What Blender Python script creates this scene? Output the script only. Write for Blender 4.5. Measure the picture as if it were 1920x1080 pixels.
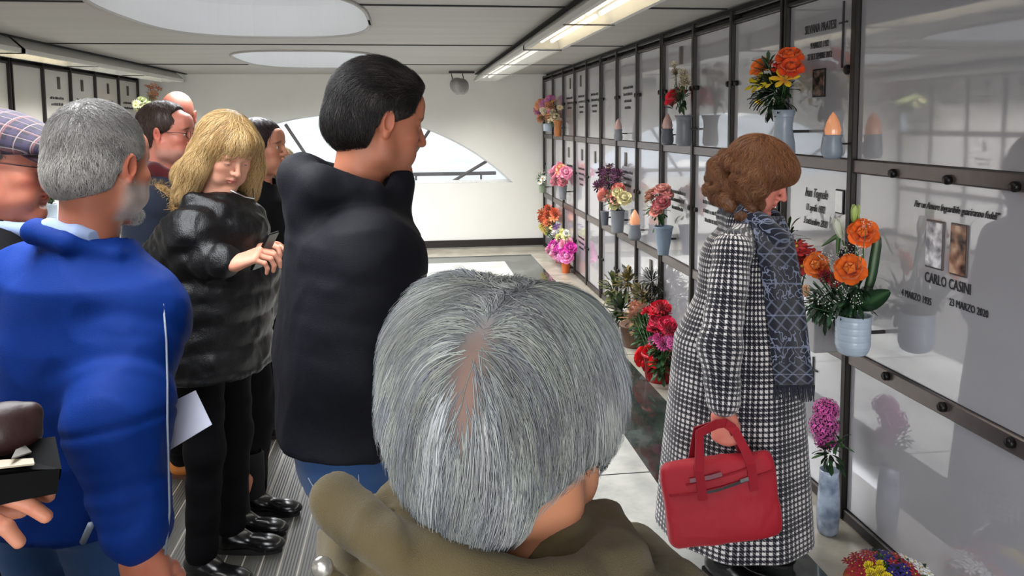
import bpy, math, random, os
import numpy as np
from mathutils import Vector, Matrix
for _o in list(bpy.data.objects): bpy.data.objects.remove(_o)
SC = bpy.context.scene
COL = SC.collection
# ---------------------------------------------------------------- camera (fitted to the wall grid)
FPX = 1450.0
CH = 1.6
def _axes():
    y, p, r = map(math.radians, (7.511, 4.881, -0.455))
    X = np.array((math.cos(y), -math.sin(y), 0)); Y = np.array((math.sin(y), math.cos(y), 0)); Z = np.array((0, 0, 1.))
    Fw = Y*math.cos(p) - Z*math.sin(p); U = Y*math.sin(p) + Z*math.cos(p)
    R = math.cos(r)*X + math.sin(r)*U; U2 = -math.sin(r)*X + math.cos(r)*U
    return R, U2, Fw
CR, CU, CF = _axes()
PCX, PCY = 960.0, 540.0-187.6
cam = bpy.data.cameras.new('camera'); cam_o = bpy.data.objects.new('camera', cam); COL.objects.link(cam_o)
cam.sensor_fit = 'HORIZONTAL'; cam.sensor_width = 36; cam.lens = FPX/1920*36; cam.shift_y = -187.6/1920
cam.clip_start = 0.02; cam.clip_end = 300
_m = Matrix(((CR[0], CU[0], -CF[0], 0), (CR[1], CU[1], -CF[1], 0), (CR[2], CU[2], -CF[2], CH), (0, 0, 0, 1)))
cam_o.matrix_world = _m
SC.camera = cam_o
def ray(px, py):
    return CR*((px-PCX)/FPX) - CU*((py-PCY)/FPX) + CF
def at(px, py, X=None, Y=None, Z=None):
    "world point seen at a pixel of the photograph, on the plane X=, Y= or Z="
    d = ray(px, py); o = np.array((0, 0, CH))
    if X is not None: t = X/d[0]
    elif Y is not None: t = Y/d[1]
    else: t = (Z-CH)/d[2]
    return o + d*t
# ---------------------------------------------------------------- world, lights, exposure
SC.view_settings.view_transform = 'Standard'; SC.view_settings.look = 'None'
SC.view_settings.gamma = 1; SC.view_settings.use_curve_mapping = False
SC.view_settings.exposure = 0.0
w = bpy.data.worlds.new('sky'); SC.world = w; w.use_nodes = True
_n = w.node_tree.nodes; _l = w.node_tree.links
_bg = _n['Background']; _bg.inputs['Strength'].default_value = 2.0
_tc = _n.new('ShaderNodeTexCoord'); _sx = _n.new('ShaderNodeSeparateXYZ'); _rp = _n.new('ShaderNodeValToRGB')
_l.new(_tc.outputs['Generated'], _sx.inputs[0]); _l.new(_sx.outputs['Z'], _rp.inputs[0]); _l.new(_rp.outputs[0], _bg.inputs['Color'])
_rp.color_ramp.elements[0].color = (1.0, .98, .95, 1); _rp.color_ramp.elements[1].color = (.72, .84, 1.0, 1)
_rp.color_ramp.elements[1].position = .6
def area(name, loc, size, power, rot=(0, 0, 0), color=(1, 1, 1), sy=None):
    l = bpy.data.lights.new(name, 'AREA'); l.energy = power; l.color = color; l.shape = 'RECTANGLE'
    l.size = size; l.size_y = sy or size
    if 'opening' in name: l.spread = math.radians(152); l.shape = 'ELLIPSE'
    o = bpy.data.objects.new(name, l); o.location = loc; o.rotation_euler = rot; COL.objects.link(o); return o
XW, XL, YB, YF, ZC = 1.71, -3.19, 9.75, -3.6, 2.2
SKY = [(-.89, -1.35), (-.89, 1.75), (-.89, 4.55), (-.89, 7.6)]
for i, (sx_, sy_) in enumerate(SKY):
    area('skylight_daylight', (sx_, sy_, 2.86), .9, (8, 8, 8, 9)[i], color=(.93, .97, 1.0), sy=1.7)
    area('skylight_opening', (sx_, sy_, 2.21), 1.1, (34, 48, 95, 135)[i], color=(.95, .97, 1.0), sy=1.8)
area('entrance_fill', (-.7, YF-.35, 1.3), 3.2, 185, rot=(math.radians(90), 0, 0), color=(.95, .97, 1.0), sy=2.0)  # fill light added beyond the unseen entrance to brighten the hall
#area('window_daylight', (-.8, YB+.5, 1.5), 3.6, 60, rot=(math.radians(-90), 0, 0), color=(.95, .97, 1.0), sy=1.4)
# ---------------------------------------------------------------- helpers
def tag(o, label=None, cat=None, group=None, kind=None):
    if label: o['label'] = label
    if cat: o['category'] = cat
    if group: o['group'] = group
    if kind: o['kind'] = kind
    return o
def empty(name, loc, label=None, cat=None, group=None):
    o = bpy.data.objects.new(name, None); o.location = [float(v) for v in loc]; COL.objects.link(o)
    o.empty_display_size = .1
    return tag(o, label, cat, group)
def mesh_obj(name, V, Fs, mat, parent=None, smooth=True, uv=None, col=None, loc=None, mats=None, mi=None):
    """V world coordinates; stored relative to the parent's world location (or loc)"""
    V = np.asarray(V, dtype=np.float32).reshape(-1, 3)
    if parent is not None:
        base = np.array(wloc(parent), dtype=np.float32)
    else:
        base = np.array(loc if loc is not None else (0, 0, 0), dtype=np.float32)
    V = V - base
    me = bpy.data.meshes.new(name)
    if isinstance(Fs, np.ndarray):
        nf, k = Fs.shape
        me.vertices.add(len(V)); me.vertices.foreach_set('co', V.ravel())
        me.loops.add(nf*k); me.loops.foreach_set('vertex_index', Fs.astype(np.int32).ravel())
        me.polygons.add(nf); me.polygons.foreach_set('loop_start', np.arange(0, nf*k, k, dtype=np.int32))
        me.update(calc_edges=True)
    else:
        me.from_pydata(V.tolist(), [], [list(map(int, f)) for f in Fs]); me.update()
    me.polygons.foreach_set('use_smooth', np.full(len(me.polygons), smooth))
    if uv is not None:
        li = np.empty(len(me.loops), dtype=np.int32); me.loops.foreach_get('vertex_index', li)
        l = me.uv_layers.new(name='UVMap'); l.data.foreach_set('uv', np.asarray(uv, dtype=np.float32)[li].ravel())
    if col is not None:
        a = me.color_attributes.new('Col', 'FLOAT_COLOR', 'POINT')
        c = np.ones((len(V), 4), dtype=np.float32); c[:, :3] = col; a.data.foreach_set('color', c.ravel())
    for m in (mats or [mat]): me.materials.append(m)
    if mi is not None: me.polygons.foreach_set('material_index', np.asarray(mi, dtype=np.int32))
    o = bpy.data.objects.new(name, me); COL.objects.link(o)
    if parent is not None: o.parent = parent
    else: o.location = [float(v) for v in base]
    return o
def wloc(o):
    v = Vector((0, 0, 0))
    while o is not None:
        v = v + o.location; o = o.parent
    return v
class MB:
    "collects simple shapes in world coordinates into one mesh"
    def __init__(s): s.V = []; s.F = []; s.n = 0
    def raw(s, V, Fs):
        V = np.asarray(V, float); s.V.append(V)
        for f in Fs: s.F.append([i+s.n for i in f])
        s.n += len(V); return s
    def box(s, lo, hi, R=None, c=None):
        x0, y0, z0 = lo; x1, y1, z1 = hi
        V = np.array([(x0, y0, z0), (x1, y0, z0), (x1, y1, z0), (x0, y1, z0), (x0, y0, z1), (x1, y0, z1), (x1, y1, z1), (x0, y1, z1)], float)
        if R is not None: V = V@np.asarray(R).T + np.asarray(c)
        return s.raw(V, [(0, 3, 2, 1), (4, 5, 6, 7), (0, 1, 5, 4), (1, 2, 6, 5), (2, 3, 7, 6), (3, 0, 4, 7)])
    def bbox(s, lo, hi, b, R=None, c=None):
        "box with chamfered edges"
        lo = np.array(lo, float); hi = np.array(hi, float); b = min(b, *(hi-lo)/2.01)
        V = []; idx = {}
        for a in range(3):
            for sg in (0, 1):
                for u in (0, 1):
                    for v in (0, 1):
                        p = [0, 0, 0]; o1, o2 = (a+1) % 3, (a+2) % 3
                        p[a] = (lo, hi)[sg][a]
                        p[o1] = lo[o1]+b if u == 0 else hi[o1]-b
                        p[o2] = lo[o2]+b if v == 0 else hi[o2]-b
                        idx[(a, sg, u, v)] = len(V); V.append(p)
        Fq = []
        def key(a, sides):
            o1, o2 = (a+1) % 3, (a+2) % 3
            return idx[(a, sides[a], sides[o1], sides[o2])]
        for a in range(3):
            for sg in (0, 1):
                q = [idx[(a, sg, 0, 0)], idx[(a, sg, 1, 0)], idx[(a, sg, 1, 1)], idx[(a, sg, 0, 1)]]
                Fq.append(q if sg else q[::-1])
        for a in range(3):      # edges parallel to a
            o1, o2 = (a+1) % 3, (a+2) % 3
            for s1 in (0, 1):
                for s2 in (0, 1):
                    e = [0, 0, 0]; e[o1] = s1; e[o2] = s2
                    e0 = list(e); e1 = list(e); e0[a] = 0; e1[a] = 1
                    q = [key(o1, e0), key(o1, e1), key(o2, e1), key(o2, e0)]
                    Fq.append(q if s1 != s2 else q[::-1])
        for sx in (0, 1):
            for sy in (0, 1):
                for sz in (0, 1):
                    e = [sx, sy, sz]; t = [key(0, e), key(1, e), key(2, e)]
                    Fq.append(t if (sx+sy+sz) % 2 else t[::-1])
        V = np.array(V)
        if R is not None: V = V@np.asarray(R).T + np.asarray(c)
        return s.raw(V, Fq)
    def tube(s, pts, rad, n=8, cap=True):
        pts = np.asarray(pts, float); m = len(pts)
        rad = np.full(m, rad) if np.isscalar(rad) else np.asarray(rad, float)
        T = np.gradient(pts, axis=0); T /= np.linalg.norm(T, axis=1)[:, None]+1e-12
        up = np.array((0, 0, 1.)) if abs(T[0][2]) < .9 else np.array((1., 0, 0))
        V = []; 
        u = np.cross(T[0], up); u /= np.linalg.norm(u)
        for i in range(m):
            u = u - T[i]*np.dot(u, T[i]); u /= np.linalg.norm(u)+1e-12; v = np.cross(T[i], u)
            for k in range(n):
                a = 2*math.pi*k/n; V.append(pts[i]+rad[i]*(u*math.cos(a)+v*math.sin(a)))
        Fq = [(i*n+k, i*n+(k+1) % n, (i+1)*n+(k+1) % n, (i+1)*n+k) for i in range(m-1) for k in range(n)]
        if cap: Fq += [tuple(range(n))[::-1], tuple((m-1)*n+k for k in range(n))]
        return s.raw(V, Fq)
    def lathe(s, prof, n=24, c=(0, 0, 0), sx=1, sy=1, wob=None):
        V = []
        for r, z in prof:
            for k in range(n):
                a = 2*math.pi*k/n; rr = r*(1 if wob is None else wob(a, z))
                V.append((c[0]+rr*sx*math.cos(a), c[1]+rr*sy*math.sin(a), c[2]+z))
        m = len(prof)
        Fq = [(i*n+k, i*n+(k+1) % n, (i+1)*n+(k+1) % n, (i+1)*n+k) for i in range(m-1) for k in range(n)]
        return s.raw(V, Fq)
    def ball(s, c, r, n=10, m=6, sc=(1, 1, 1)):
        V = [(0, 0, -1)]
        for i in range(1, m):
            t = math.pi*i/m
            for k in range(n):
                a = 2*math.pi*k/n; V.append((math.sin(t)*math.cos(a), math.sin(t)*math.sin(a), -math.cos(t)))
        V.append((0, 0, 1)); V = np.array(V)*r*np.array(sc)+np.array(c)
        Fq = [(0, 1+(k+1) % n, 1+k) for k in range(n)]
        Fq += [(1+i*n+k, 1+i*n+(k+1) % n, 1+(i+1)*n+(k+1) % n, 1+(i+1)*n+k) for i in range(m-2) for k in range(n)]
        b = 1+(m-2)*n; Fq += [(b+k, b+(k+1) % n, b+n) for k in range(n)]
        return s.raw(V, Fq)
    def build(s, name, mat, parent=None, smooth=False, loc=None, uv=None):
        return mesh_obj(name, np.concatenate(s.V), s.F, mat, parent, smooth, loc=loc, uv=uv)
# ---------------------------------------------------------------- materials
def lin(c): return tuple((v/255/12.92 if v/255 <= .04045 else ((v/255+.055)/1.055)**2.4) for v in c)
class NT:
    def __init__(s, name):
        s.m = bpy.data.materials.new(name); s.m.use_nodes = True; s.n = s.m.node_tree.nodes; s.l = s.m.node_tree.links
        s.b = s.n['Principled BSDF']; s.out = s.n['Material Output']
    def new(s, t, **kw):
        n = s.n.new('ShaderNode'+t)
        for k, v in kw.items(): setattr(n, k, v)
        return n
    def link(s, a, b): s.l.new(a, b)
    def math(s, op, a, b=None, c=None):
        n = s.new('Math', operation=op)
        for i, v in enumerate((a, b, c)):
            if v is None: continue
            if isinstance(v, (int, float)): n.inputs[i].default_value = v
            else: s.link(v, n.inputs[i])
        return n.outputs[0]
    def mix(s, f, a, b, bl='MIX'):
        n = s.new('MixRGB', blend_type=bl)
        for i, v in enumerate((f, a, b)):
            if isinstance(v, (int, float)): n.inputs[i].default_value = v
            elif isinstance(v, tuple): n.inputs[i].default_value = (*v, 1)
            else: s.link(v, n.inputs[i])
        return n.outputs[0]
    def noise(s, scale, vec=None, detail=3, rough=.5, sc3=None):
        n = s.new('TexNoise'); n.inputs['Scale'].default_value = scale; n.inputs['Detail'].default_value = detail; n.inputs['Roughness'].default_value = rough
        if vec is None: vec = s.obj()
        if sc3 is not None:
            mp = s.new('Mapping'); mp.inputs['Scale'].default_value = sc3; s.link(vec, mp.inputs[0]); vec = mp.outputs[0]
        s.link(vec, n.inputs['Vector']); return n.outputs['Fac']
    def obj(s):
        if not hasattr(s, '_o'): s._o = s.new('TexCoord')
        return s._o.outputs['Object']
    def uvn(s):
        if not hasattr(s, '_o'): s._o = s.new('TexCoord')
        return s._o.outputs['UV']
    def ramp(s, f, stops):
        n = s.new('ValToRGB'); s.link(f, n.inputs[0]); e = n.color_ramp.elements
        while len(e) < len(stops): e.new(.5)
        for i, (p, c) in enumerate(stops):
            e[i].position = p; e[i].color = (*c, 1) if isinstance(c, tuple) else (c, c, c, 1)
        return n.outputs[0]
    def bump(s, h, st=.3, dist=.002):
        n = s.new('Bump'); n.inputs['Strength'].default_value = st; n.inputs['Distance'].default_value = dist
        s.link(h, n.inputs['Height']); s.link(n.outputs[0], s.b.inputs['Normal']); return n.outputs[0]
    def set(s, **kw):
        for k, v in kw.items():
            k = {'color': 'Base Color', 'rough': 'Roughness', 'metal': 'Metallic', 'spec': 'Specular IOR Level', 'sheen': 'Sheen Weight', 'coat': 'Coat Weight', 'trans': 'Transmission Weight', 'ior': 'IOR', 'sss': 'Subsurface Weight', 'alpha': 'Alpha'}.get(k, k)
            i = s.b.inputs[k]
            if isinstance(v, tuple): i.default_value = (*v, 1) if len(v) == 3 and i.type == 'RGBA' else v
            elif isinstance(v, (int, float)): i.default_value = v
            else: s.link(v, i)
        return s
_MC = {}
def plain(name, color, rough=.5, metal=0, var=.12, scale=40, spec=.5, bump=0, sheen=0, **kw):
    "procedural material: base colour with noise variation and a little bump"
    if name in _MC: return _MC[name]
    t = NT(name); c = lin(color) if max(color) > 1 else color
    f = t.noise(scale)
    t.set(color=t.mix(f, tuple(v*(1-var) for v in c), tuple(min(1, v*(1+var)) for v in c)), rough=rough, metal=metal, spec=spec, sheen=sheen, **kw)
    if bump: t.bump(t.noise(scale*2), bump, .004)
    _MC[name] = t.m; return t.m
def emit(name, color, strength):
    t = NT(name); t.set(color=color); t.b.inputs['Emission Color'].default_value = (*color, 1); t.b.inputs['Emission Strength'].default_value = strength
    return t.m
def attr_mat(name, rough=.5, spec=.3, sss=0, bump=0, bscale=200, sheen=0, var=0):
    t = NT(name); a = t.new('Attribute', attribute_name='Col'); c = a.outputs['Color']
    if var: c = t.mix(var, c, t.ramp(t.noise(bscale*.3), [(.3, .35), (.7, 1.0)]), 'MULTIPLY')
    t.set(color=c, rough=rough, spec=spec, sss=sss, sheen=sheen)
    if sss: t.b.inputs['Subsurface Radius'].default_value = (1, .3, .15); t.b.inputs['Subsurface Scale'].default_value = .006
    if bump: t.bump(t.noise(bscale), bump, .0015)
    return t.m
rng = np.random.default_rng(7); random.seed(7)
# ================================================================ SETTING
def mat_panel():
    t = NT('polished_white_panel')
    n = t.noise(3, detail=4)
    t.set(color=t.mix(n, (.34, .335, .365), (.40, .395, .42)), rough=.28, spec=.3)
    g = t.new('BsdfGlossy'); g.inputs['Roughness'].default_value = .035; g.inputs['Color'].default_value = (.94, .94, .97, 1)
    fr = t.new('Fresnel'); fr.inputs['IOR'].default_value = 2.35
    mx = t.new('MixShader'); t.link(t.math('ADD', fr.outputs[0], .04), mx.inputs[0]); t.link(t.b.outputs[0], mx.inputs[1]); t.link(g.outputs[0], mx.inputs[2])
    t.link(mx.outputs[0], t.out.inputs[0]); return t.m
M_PANEL = mat_panel()
def _cream():
    t = NT('cream_polished_panel'); t.set(color=t.mix(t.noise(3, detail=4), (.66, .645, .61), (.74, .725, .69)), rough=.12, spec=.6); return t.m
M_PANELC = _cream()
M_DARK = plain('dark_anodised_metal', (52, 48, 46), .35, .7, .15, 30)
M_RAIL = plain('brushed_brown_grey_rail', (112, 104, 102), .32, .75, .1, 25)
M_BOLT = plain('black_bolt', (28, 26, 26), .35, .6)
M_WALLW = plain('white_plaster', (226, 226, 220), .8, 0, .03, 6, bump=.05)
M_PLAST = plain('white_plaster_shaft', (214, 216, 218), .7, 0, .02, 5)
def mat_ceiling():
    t = NT('grey_painted_ceiling'); n = t.noise(2.2, sc3=(.4, 3, 1))
    t.set(color=t.mix(n, lin((160, 158, 152)), lin((182, 180, 175))), rough=.55, spec=.35); return t.m
M_CEIL = mat_ceiling()
def mat_ribs():
    t = NT('dark_grey_ribbed_tiles'); s = t.new('SeparateXYZ'); t.link(t.obj(), s.inputs[0])
    x = t.math('FRACT', t.math('MULTIPLY', t.math('ADD', s.outputs[0], 10.02), 1/.069))
    line = t.math('LESS_THAN', x, .075)
    fine = t.math('SINE', t.math('MULTIPLY', s.outputs[0], 2*math.pi/.0115))
    n = t.noise(9, detail=5)
    base = t.mix(n, lin((56, 56, 53)), lin((88, 87, 83)))
    base = t.mix(t.math('MULTIPLY', t.math('ADD', fine, 1), .18), base, lin((60, 60, 58)))
    t.set(color=t.mix(line, base, lin((164, 158, 146))), rough=.42, spec=.4)
    t.bump(t.math('ADD', fine, t.math('MULTIPLY', line, -2)), .3, .002); return t.m
def mat_marble(name, a, b, c, sc=3, rough=.12):
    t = NT(name); n = t.noise(sc, detail=8, rough=.65)
    wv = t.new('TexWave'); wv.inputs['Scale'].default_value = sc*.35; wv.inputs['Distortion'].default_value = 9; wv.inputs['Detail'].default_value = 5; t.link(t.obj(), wv.inputs['Vector'])
    col = t.ramp(n, [(.3, lin(a)), (.55, lin(b)), (.75, lin(c))])
    col = t.mix(t.math('MULTIPLY', t.math('POWER', wv.outputs['Fac'], 5), .35), col, lin(a))
    t.set(color=col, rough=rough, spec=.5); return t.m
M_RIBS = mat_ribs()
M_WMARB = mat_marble('white_veined_marble', (150, 152, 148), (196, 196, 190), (210, 209, 202), 2.4, .20)
M_DMARB = mat_marble('dark_green_marble', (28, 32, 30), (58, 64, 60), (98, 108, 100), 2.5, .06)
M_BMARB = mat_marble('beige_marble', (138, 132, 120), (176, 170, 156), (196, 190, 178), 2, .25)
def struct(name, mb, mat, parent=None, smooth=False):
    o = mb.build(name, mat, parent, smooth)
    if parent is None: o['kind'] = 'structure'
    return o
# floor: ribbed walkway left, white marble field, dark strip, beige border; same border along the end wall
XA, XD1, XD2 = -.14, 1.06, 1.43
YD1, YD2 = 8.75, 9.15
struct('floor', MB().box((XL, YF, -.05), (XA, YD1, 0)), M_RIBS)
struct('floor_marble', MB().box((XA, YF, -.05), (XD1, YD1, .0)), M_WMARB)
struct('floor_dark_strip', MB().box((XD1, YF, -.05), (XD2, YD2, 0)).box((XL, YD1, -.05), (XD1, YD2, 0)), M_DMARB)
struct('floor_border', MB().box((XD2, YF, -.05), (XW+.1, YB, 0)).box((XL, YD2, -.05), (XD2, YB, 0)), M_BMARB)
for i, y in enumerate((1.9, 3.3, 4.7, 6.1, 7.5)):
    struct('floor_joint', MB().box((XA, y, 0), (XD1, y+.006, .0012)).box((XD2, y+.35, 0), (XW, y+.356, .0012)), M_DARK)
# ceiling with oval skylight openings
def super_pts(cx, cy, a, b, n=56, p=3.0):
    P = []
    for k in range(n):
        t = 2*math.pi*k/n; c, s = math.cos(t), math.sin(t)
        P.append((cx+a*abs(c)**(2/p)*(1 if c > 0 else -1), cy+b*abs(s)**(2/p)*(1 if s > 0 else -1)))
    return P
def ring_slab(x0, x1, y0, y1, cx, cy, a, b, z):
    "rectangular slab with an oval hole, as a quad ring"
    P = super_pts(cx, cy, a, b); n = len(P); V = []; Fq = []
    for k, (x, y) in enumerate(P):
        dx, dy = x-cx, y-cy
        tx = ((x1 if dx > 0 else x0)-cx)/dx if abs(dx) > 1e-9 else 1e9
        ty = ((y1 if dy > 0 else y0)-cy)/dy if abs(dy) > 1e-9 else 1e9
        tt = min(tx, ty); V += [(x, y, z), (cx+dx*tt, cy+dy*tt, z)]
    for k in range(n):
        j = (k+1) % n; Fq.append((2*k, 2*k+1, 2*j+1, 2*j))
    nb = len(V)
    for cxx, cyy in ((x0, y0), (x1, y0), (x1, y1), (x0, y1)):     # corners
        V.append((cxx, cyy, z))
    for q, (cxx, cyy) in enumerate(((x0, y0), (x1, y0), (x1, y1), (x0, y1))):
        for k in range(n):
            j = (k+1) % n; A = V[2*k+1]; B = V[2*j+1]
            onx = lambda p: abs(p[0]-cxx) < 1e-6; ony = lambda p: abs(p[1]-cyy) < 1e-6
            if (onx(A) and ony(B)) or (ony(A) and onx(B)): Fq.append((2*k+1, nb+q, 2*j+1))
    return V, Fq
cb = MB(); sh = MB()
SAX, SBY = .66, 1.01
edges = [YF, .2, 3.15, 6.1, YB]
for i, (cx, cy) in enumerate(SKY):
    V, Fq = ring_slab(XL, XW+.1, edges[i], edges[i+1], cx, cy, SAX, SBY, ZC); cb.raw(V, Fq)
struct('ceiling', cb, M_CEIL)
for i, (cx, cy) in enumerate(SKY):
    m = MB(); n = 56; V = []; lv = [(1, 0), (.985, .05), (.95, .2), (.84, .5), (.80, .72)]
    for s, dz in lv:
        V += [(x, y, ZC+dz) for x, y in super_pts(cx, cy, SAX*s, SBY*s)]
    Fq = [(l*n+k, l*n+(k+1) % n, (l+1)*n+(k+1) % n, (l+1)*n+k) for l in range(len(lv)-1) for k in range(n)]
    Fq.append(tuple((len(lv)-1)*n+k for k in range(n)))
    struct('ceiling_skylight_shaft', m.raw(V, Fq), M_PLAST, smooth=False)
    rim = MB(); P = super_pts(cx, cy, SAX+.012, SBY+.012); P.append(P[0]); P.append(P[1])
    rim.tube([(x, y, ZC-.004) for x, y in P], .012, 6, cap=False); struct('trim_skylight_rim', rim, M_CEIL, smooth=True)
# dark shadow gaps between ceiling slabs
M_GAP = plain('dark_ceiling_joint', (30, 29, 28), .8)
jt = MB()
for y in (-1.9, .1, 2.0, 4.05, 6.1, 8.12):
    segs = [(XL, XW)]
    for cx, cy in SKY:
        if abs(y-cy) < SBY:
            hw = SAX*(1-(abs(y-cy)/SBY)**3.0)**(1/3.0)+.02
            segs = [(XL, cx-hw), (cx+hw, XW)]
    for a, b in segs: jt.box((a, y-.012, ZC-.006), (b, y+.012, ZC+.001))
for x in (.84, -2.62):
    jt.box((x-.02, YF, ZC-.008), (x+.02, YB-.05, ZC+.001))
struct('ceiling_joint', jt, M_GAP)
struct('roof_slab', MB().box((XL-.3, YF, 2.95), (XW+.4, YB+.2, 3.05)), M_CEIL)
# end wall with the segmental window
WC, WH, WZ0, WZ1 = None, None, None, None
pr = at(962, 342, Y=YB); ptop = at(640, 213, Y=YB)
WZ0 = pr[2]; WX1 = pr[0]; WCX = ptop[0]-.02; WX0 = 2*WCX-WX1; rise = ptop[2]-WZ0; half = (WX1-WX0)/2
RAD = (half*half+rise*rise)/(2*rise); CZ = WZ0+rise-RAD
A0 = math.asin(half/RAD)
arc = [(WCX+RAD*math.sin(a), CZ+RAD*math.cos(a)) for a in np.linspace(A0, -A0, 41)]   # right to left
def end_wall(y0, y1):
    V = []; Fq = []
    top = [(x, ZC+.0) for x, z in arc]
    for y in (y0, y1):
        V += [(x, y, z) for x, z in arc]; V += [(x, y, ZC) for x, z in arc]
        V += [(XL, y, 0), (XW+.1, y, 0), (XL, y, WZ0), (XW+.1, y, WZ0), (XL, y, ZC), (XW+.1, y, ZC), (WX0, y, 0), (WX1, y, 0)]
    n = len(arc); o = 2*n+8
    for s, b in ((1, 0), (-1, o)):
        L = []
        for k in range(n-1): L.append((b+k, b+k+1, b+n+k+1, b+n+k))
        c = b+2*n
        L.append((c+0, c+6, b+n-1, c+2)); L.append((c+2, b+n-1, b+2*n-1, c+4))
        L.append((c+7, c+1, c+3, b+0)); L.append((b+0, c+3, c+5, b+n))
        L.append((c+6, c+7, b+0, b+n-1))
        Fq += [f if s > 0 else f[::-1] for f in L]
    for k in range(n-1): Fq.append((k, k+1, o+k+1, o+k))
    Fq.append((0, n-1, o+n-1, o+0))
    return V, Fq
V, Fq = end_wall(YB, YB+.28); struct('wall_back', MB().raw(V, Fq), M_WALLW)
for a, b, nm in ((XL, XW, 'baseboard_back'),):
    struct(nm, MB().bbox((a, YB-.03, 0.02), (b, YB, .11), .004), M_DARK)
# window frame, mullions, glass
M_WFR = plain('white_window_frame', (225, 226, 226), .4)
M_MUL = plain('grey_window_bar', (96, 92, 90), .5)
M_GLASS = NT('clear_window_glass')
_g = M_GLASS; _tr = _g.new('BsdfTransparent'); _gl = _g.new('BsdfGlossy'); _gl.inputs['Roughness'].default_value = .02; _fr = _g.new('Fresnel'); _fr.inputs['IOR'].default_value = 1.45
_mx = _g.new('MixShader'); _g.link(_fr.outputs[0], _mx.inputs[0]); _g.link(_tr.outputs[0], _mx.inputs[1]); _g.link(_gl.outputs[0], _mx.inputs[2]); _g.link(_mx.outputs[0], _g.out.inputs[0])
M_GLASS = _g.m
wn = empty('window_1', (WCX, YB+.12, WZ0)); wn['kind'] = 'structure'
fr = MB()
fr.tube([(x, YB+.12, z) for x, z in arc], .022, 6); fr.bbox((WX0, YB+.09, WZ0), (WX1, YB+.15, WZ0+.035), .004)
fr.build('window_frame', M_WFR, wn)
hub = at(676, 443, Y=YB+.12)
for px, py in ((390, 262), (535, 233), (672, 214), (806, 243), (918, 299)):
    p = at(px, py, Y=YB+.12); d = p-hub; t0 = (WZ0-hub[2])/d[2]
    q = hub+d*t0; MB().tube([q, p], .02, 4).build('window_bar', M_MUL, wn)
gV = [(x, YB+.125, z) for x, z in arc]
mesh_obj('window_pane', gV, [tuple(range(len(gV)))], M_GLASS, wn, False)
# outside: terrace, railing, hillside
struct('ground_terrace', MB().box((-14, YB+.28, .02), (14, 24, .12)), plain('pale_terrace', (205, 200, 190), .8))
V = []; Fq = []
nx = 40; ny = 10
for j in range(ny):
    for i in range(nx):
        x = -30+60*i/(nx-1); y = 24+30*j/(ny-1)
        V.append((x, y, .0+ (j/(ny-1))*6*(.6+.4*math.sin(i*.5+1))+.4*math.sin(i*1.7+j)))
Fq = [(j*nx+i, j*nx+i+1, (j+1)*nx+i+1, (j+1)*nx+i) for j in range(ny-1) for i in range(nx-1)]
t_h = NT('pale_hillside'); t_h.set(color=t_h.ramp(t_h.noise(.6, detail=8), [(.35, lin((206, 204, 196))), (.6, lin((232, 228, 220)))]), rough=.9)  # hillside colour paled to stand in for overexposed daylight
o = mesh_obj('ground_hillside', V, Fq, t_h.m); o['kind'] = 'structure'
rl = empty('railing', (.9, YB+.9, .12), 'grey metal railing standing on the terrace outside the arched window', 'railing')
zr = at(850, 325, Y=YB+.9)[2]
MB().bbox((at(500, 325, Y=YB+.9)[0], YB+.88, zr-.03), (at(930, 325, Y=YB+.9)[0], YB+.92, zr+.02), .008).build('top_rail', M_MUL, rl)
for px in (520, 640, 780, 902):
    x = at(px, 330, Y=YB+.9)[0]; MB().tube([(x, YB+.9, .12), (x, YB+.9, zr-.03)], .014, 8).build('post', M_MUL, rl)
# side walls behind the panels, front wall with wide entrance
struct('wall_right', MB().box((XW+.03, YF, 0), (XW+.2, YB, ZC)), plain('dark_wall_core', (60, 58, 58), .8))
struct('wall_left', MB().box((XL-.2, YF, 0), (XL-.03, YB, ZC)), bpy.data.materials['dark_wall_core'])
struct('wall_front', MB().box((XL-.2, YF-.2, 0), (-2.4, YF, ZC)).box((.9, YF-.2, 0), (XW+.2, YF, ZC)).box((-2.4, YF-.2, 2.05), (.9, YF, ZC)), M_WALLW)
struct('ground_forecourt', MB().box((-8, YF-8, -.05), (8, YF, -.001)), bpy.data.materials['pale_terrace'])
# ---- the grid of grave panels
R1, R2, RT, R0 = 1.42, .67, 2.09, .045      # rail heights
cpx = [1605, 1473, 1375, 1304, 1245, 1198, 1160, 1130, 1103, 1080, 1059, 1039]
cols = [float(at(p, 290, X=XW)[1]) for p in cpx] + [YB-.04]
print('cols', [round(c, 2) for c in cols])
nearc = [cols[0]-1.02*k for k in range(1, 8)]
allc = [c for c in nearc if c > YF][::-1] + cols        # increasing Y
dbl = {round(cols[i], 3) for i in (1, 4, 7)}
def posts(side):
    x0, x1 = (XW-.028, XW+.03) if side > 0 else (XL-.03, XL+.028)
    for c in allc:
        m = MB()
        if round(c, 3) in dbl:
            m.bbox((x0, c-.030, R0-.04), (x1, c-.009, ZC-.03), .003); m.bbox((x0, c+.009, R0-.04), (x1, c+.030, ZC-.03), .003)
            xa, xb = (x0+.02, x1) if side > 0 else (x0, x1-.02)
            m.box((xa, c-.01, R0-.04), (xb, c+.01, ZC-.03))
        else: m.bbox((x0, c-.016, R0-.04), (x1, c+.016, ZC-.03), .003)
        struct('trim_post', m, M_DARK)
    hs = ((R0-.02, .045, M_DARK), (R2, .058, M_RAIL), (R1, .052, M_RAIL), (RT+.02, .022, M_DARK), (RT+.065, .018, M_DARK))
    for z, h, mt in hs:
        xx0, xx1 = (XW-.020, XW+.03) if side > 0 else (XL-.03, XL+.020)
        struct('trim_rail', MB().bbox((xx0, YF, z-h/2), (xx1, YB-.02, z+h/2), .004), mt)
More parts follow.
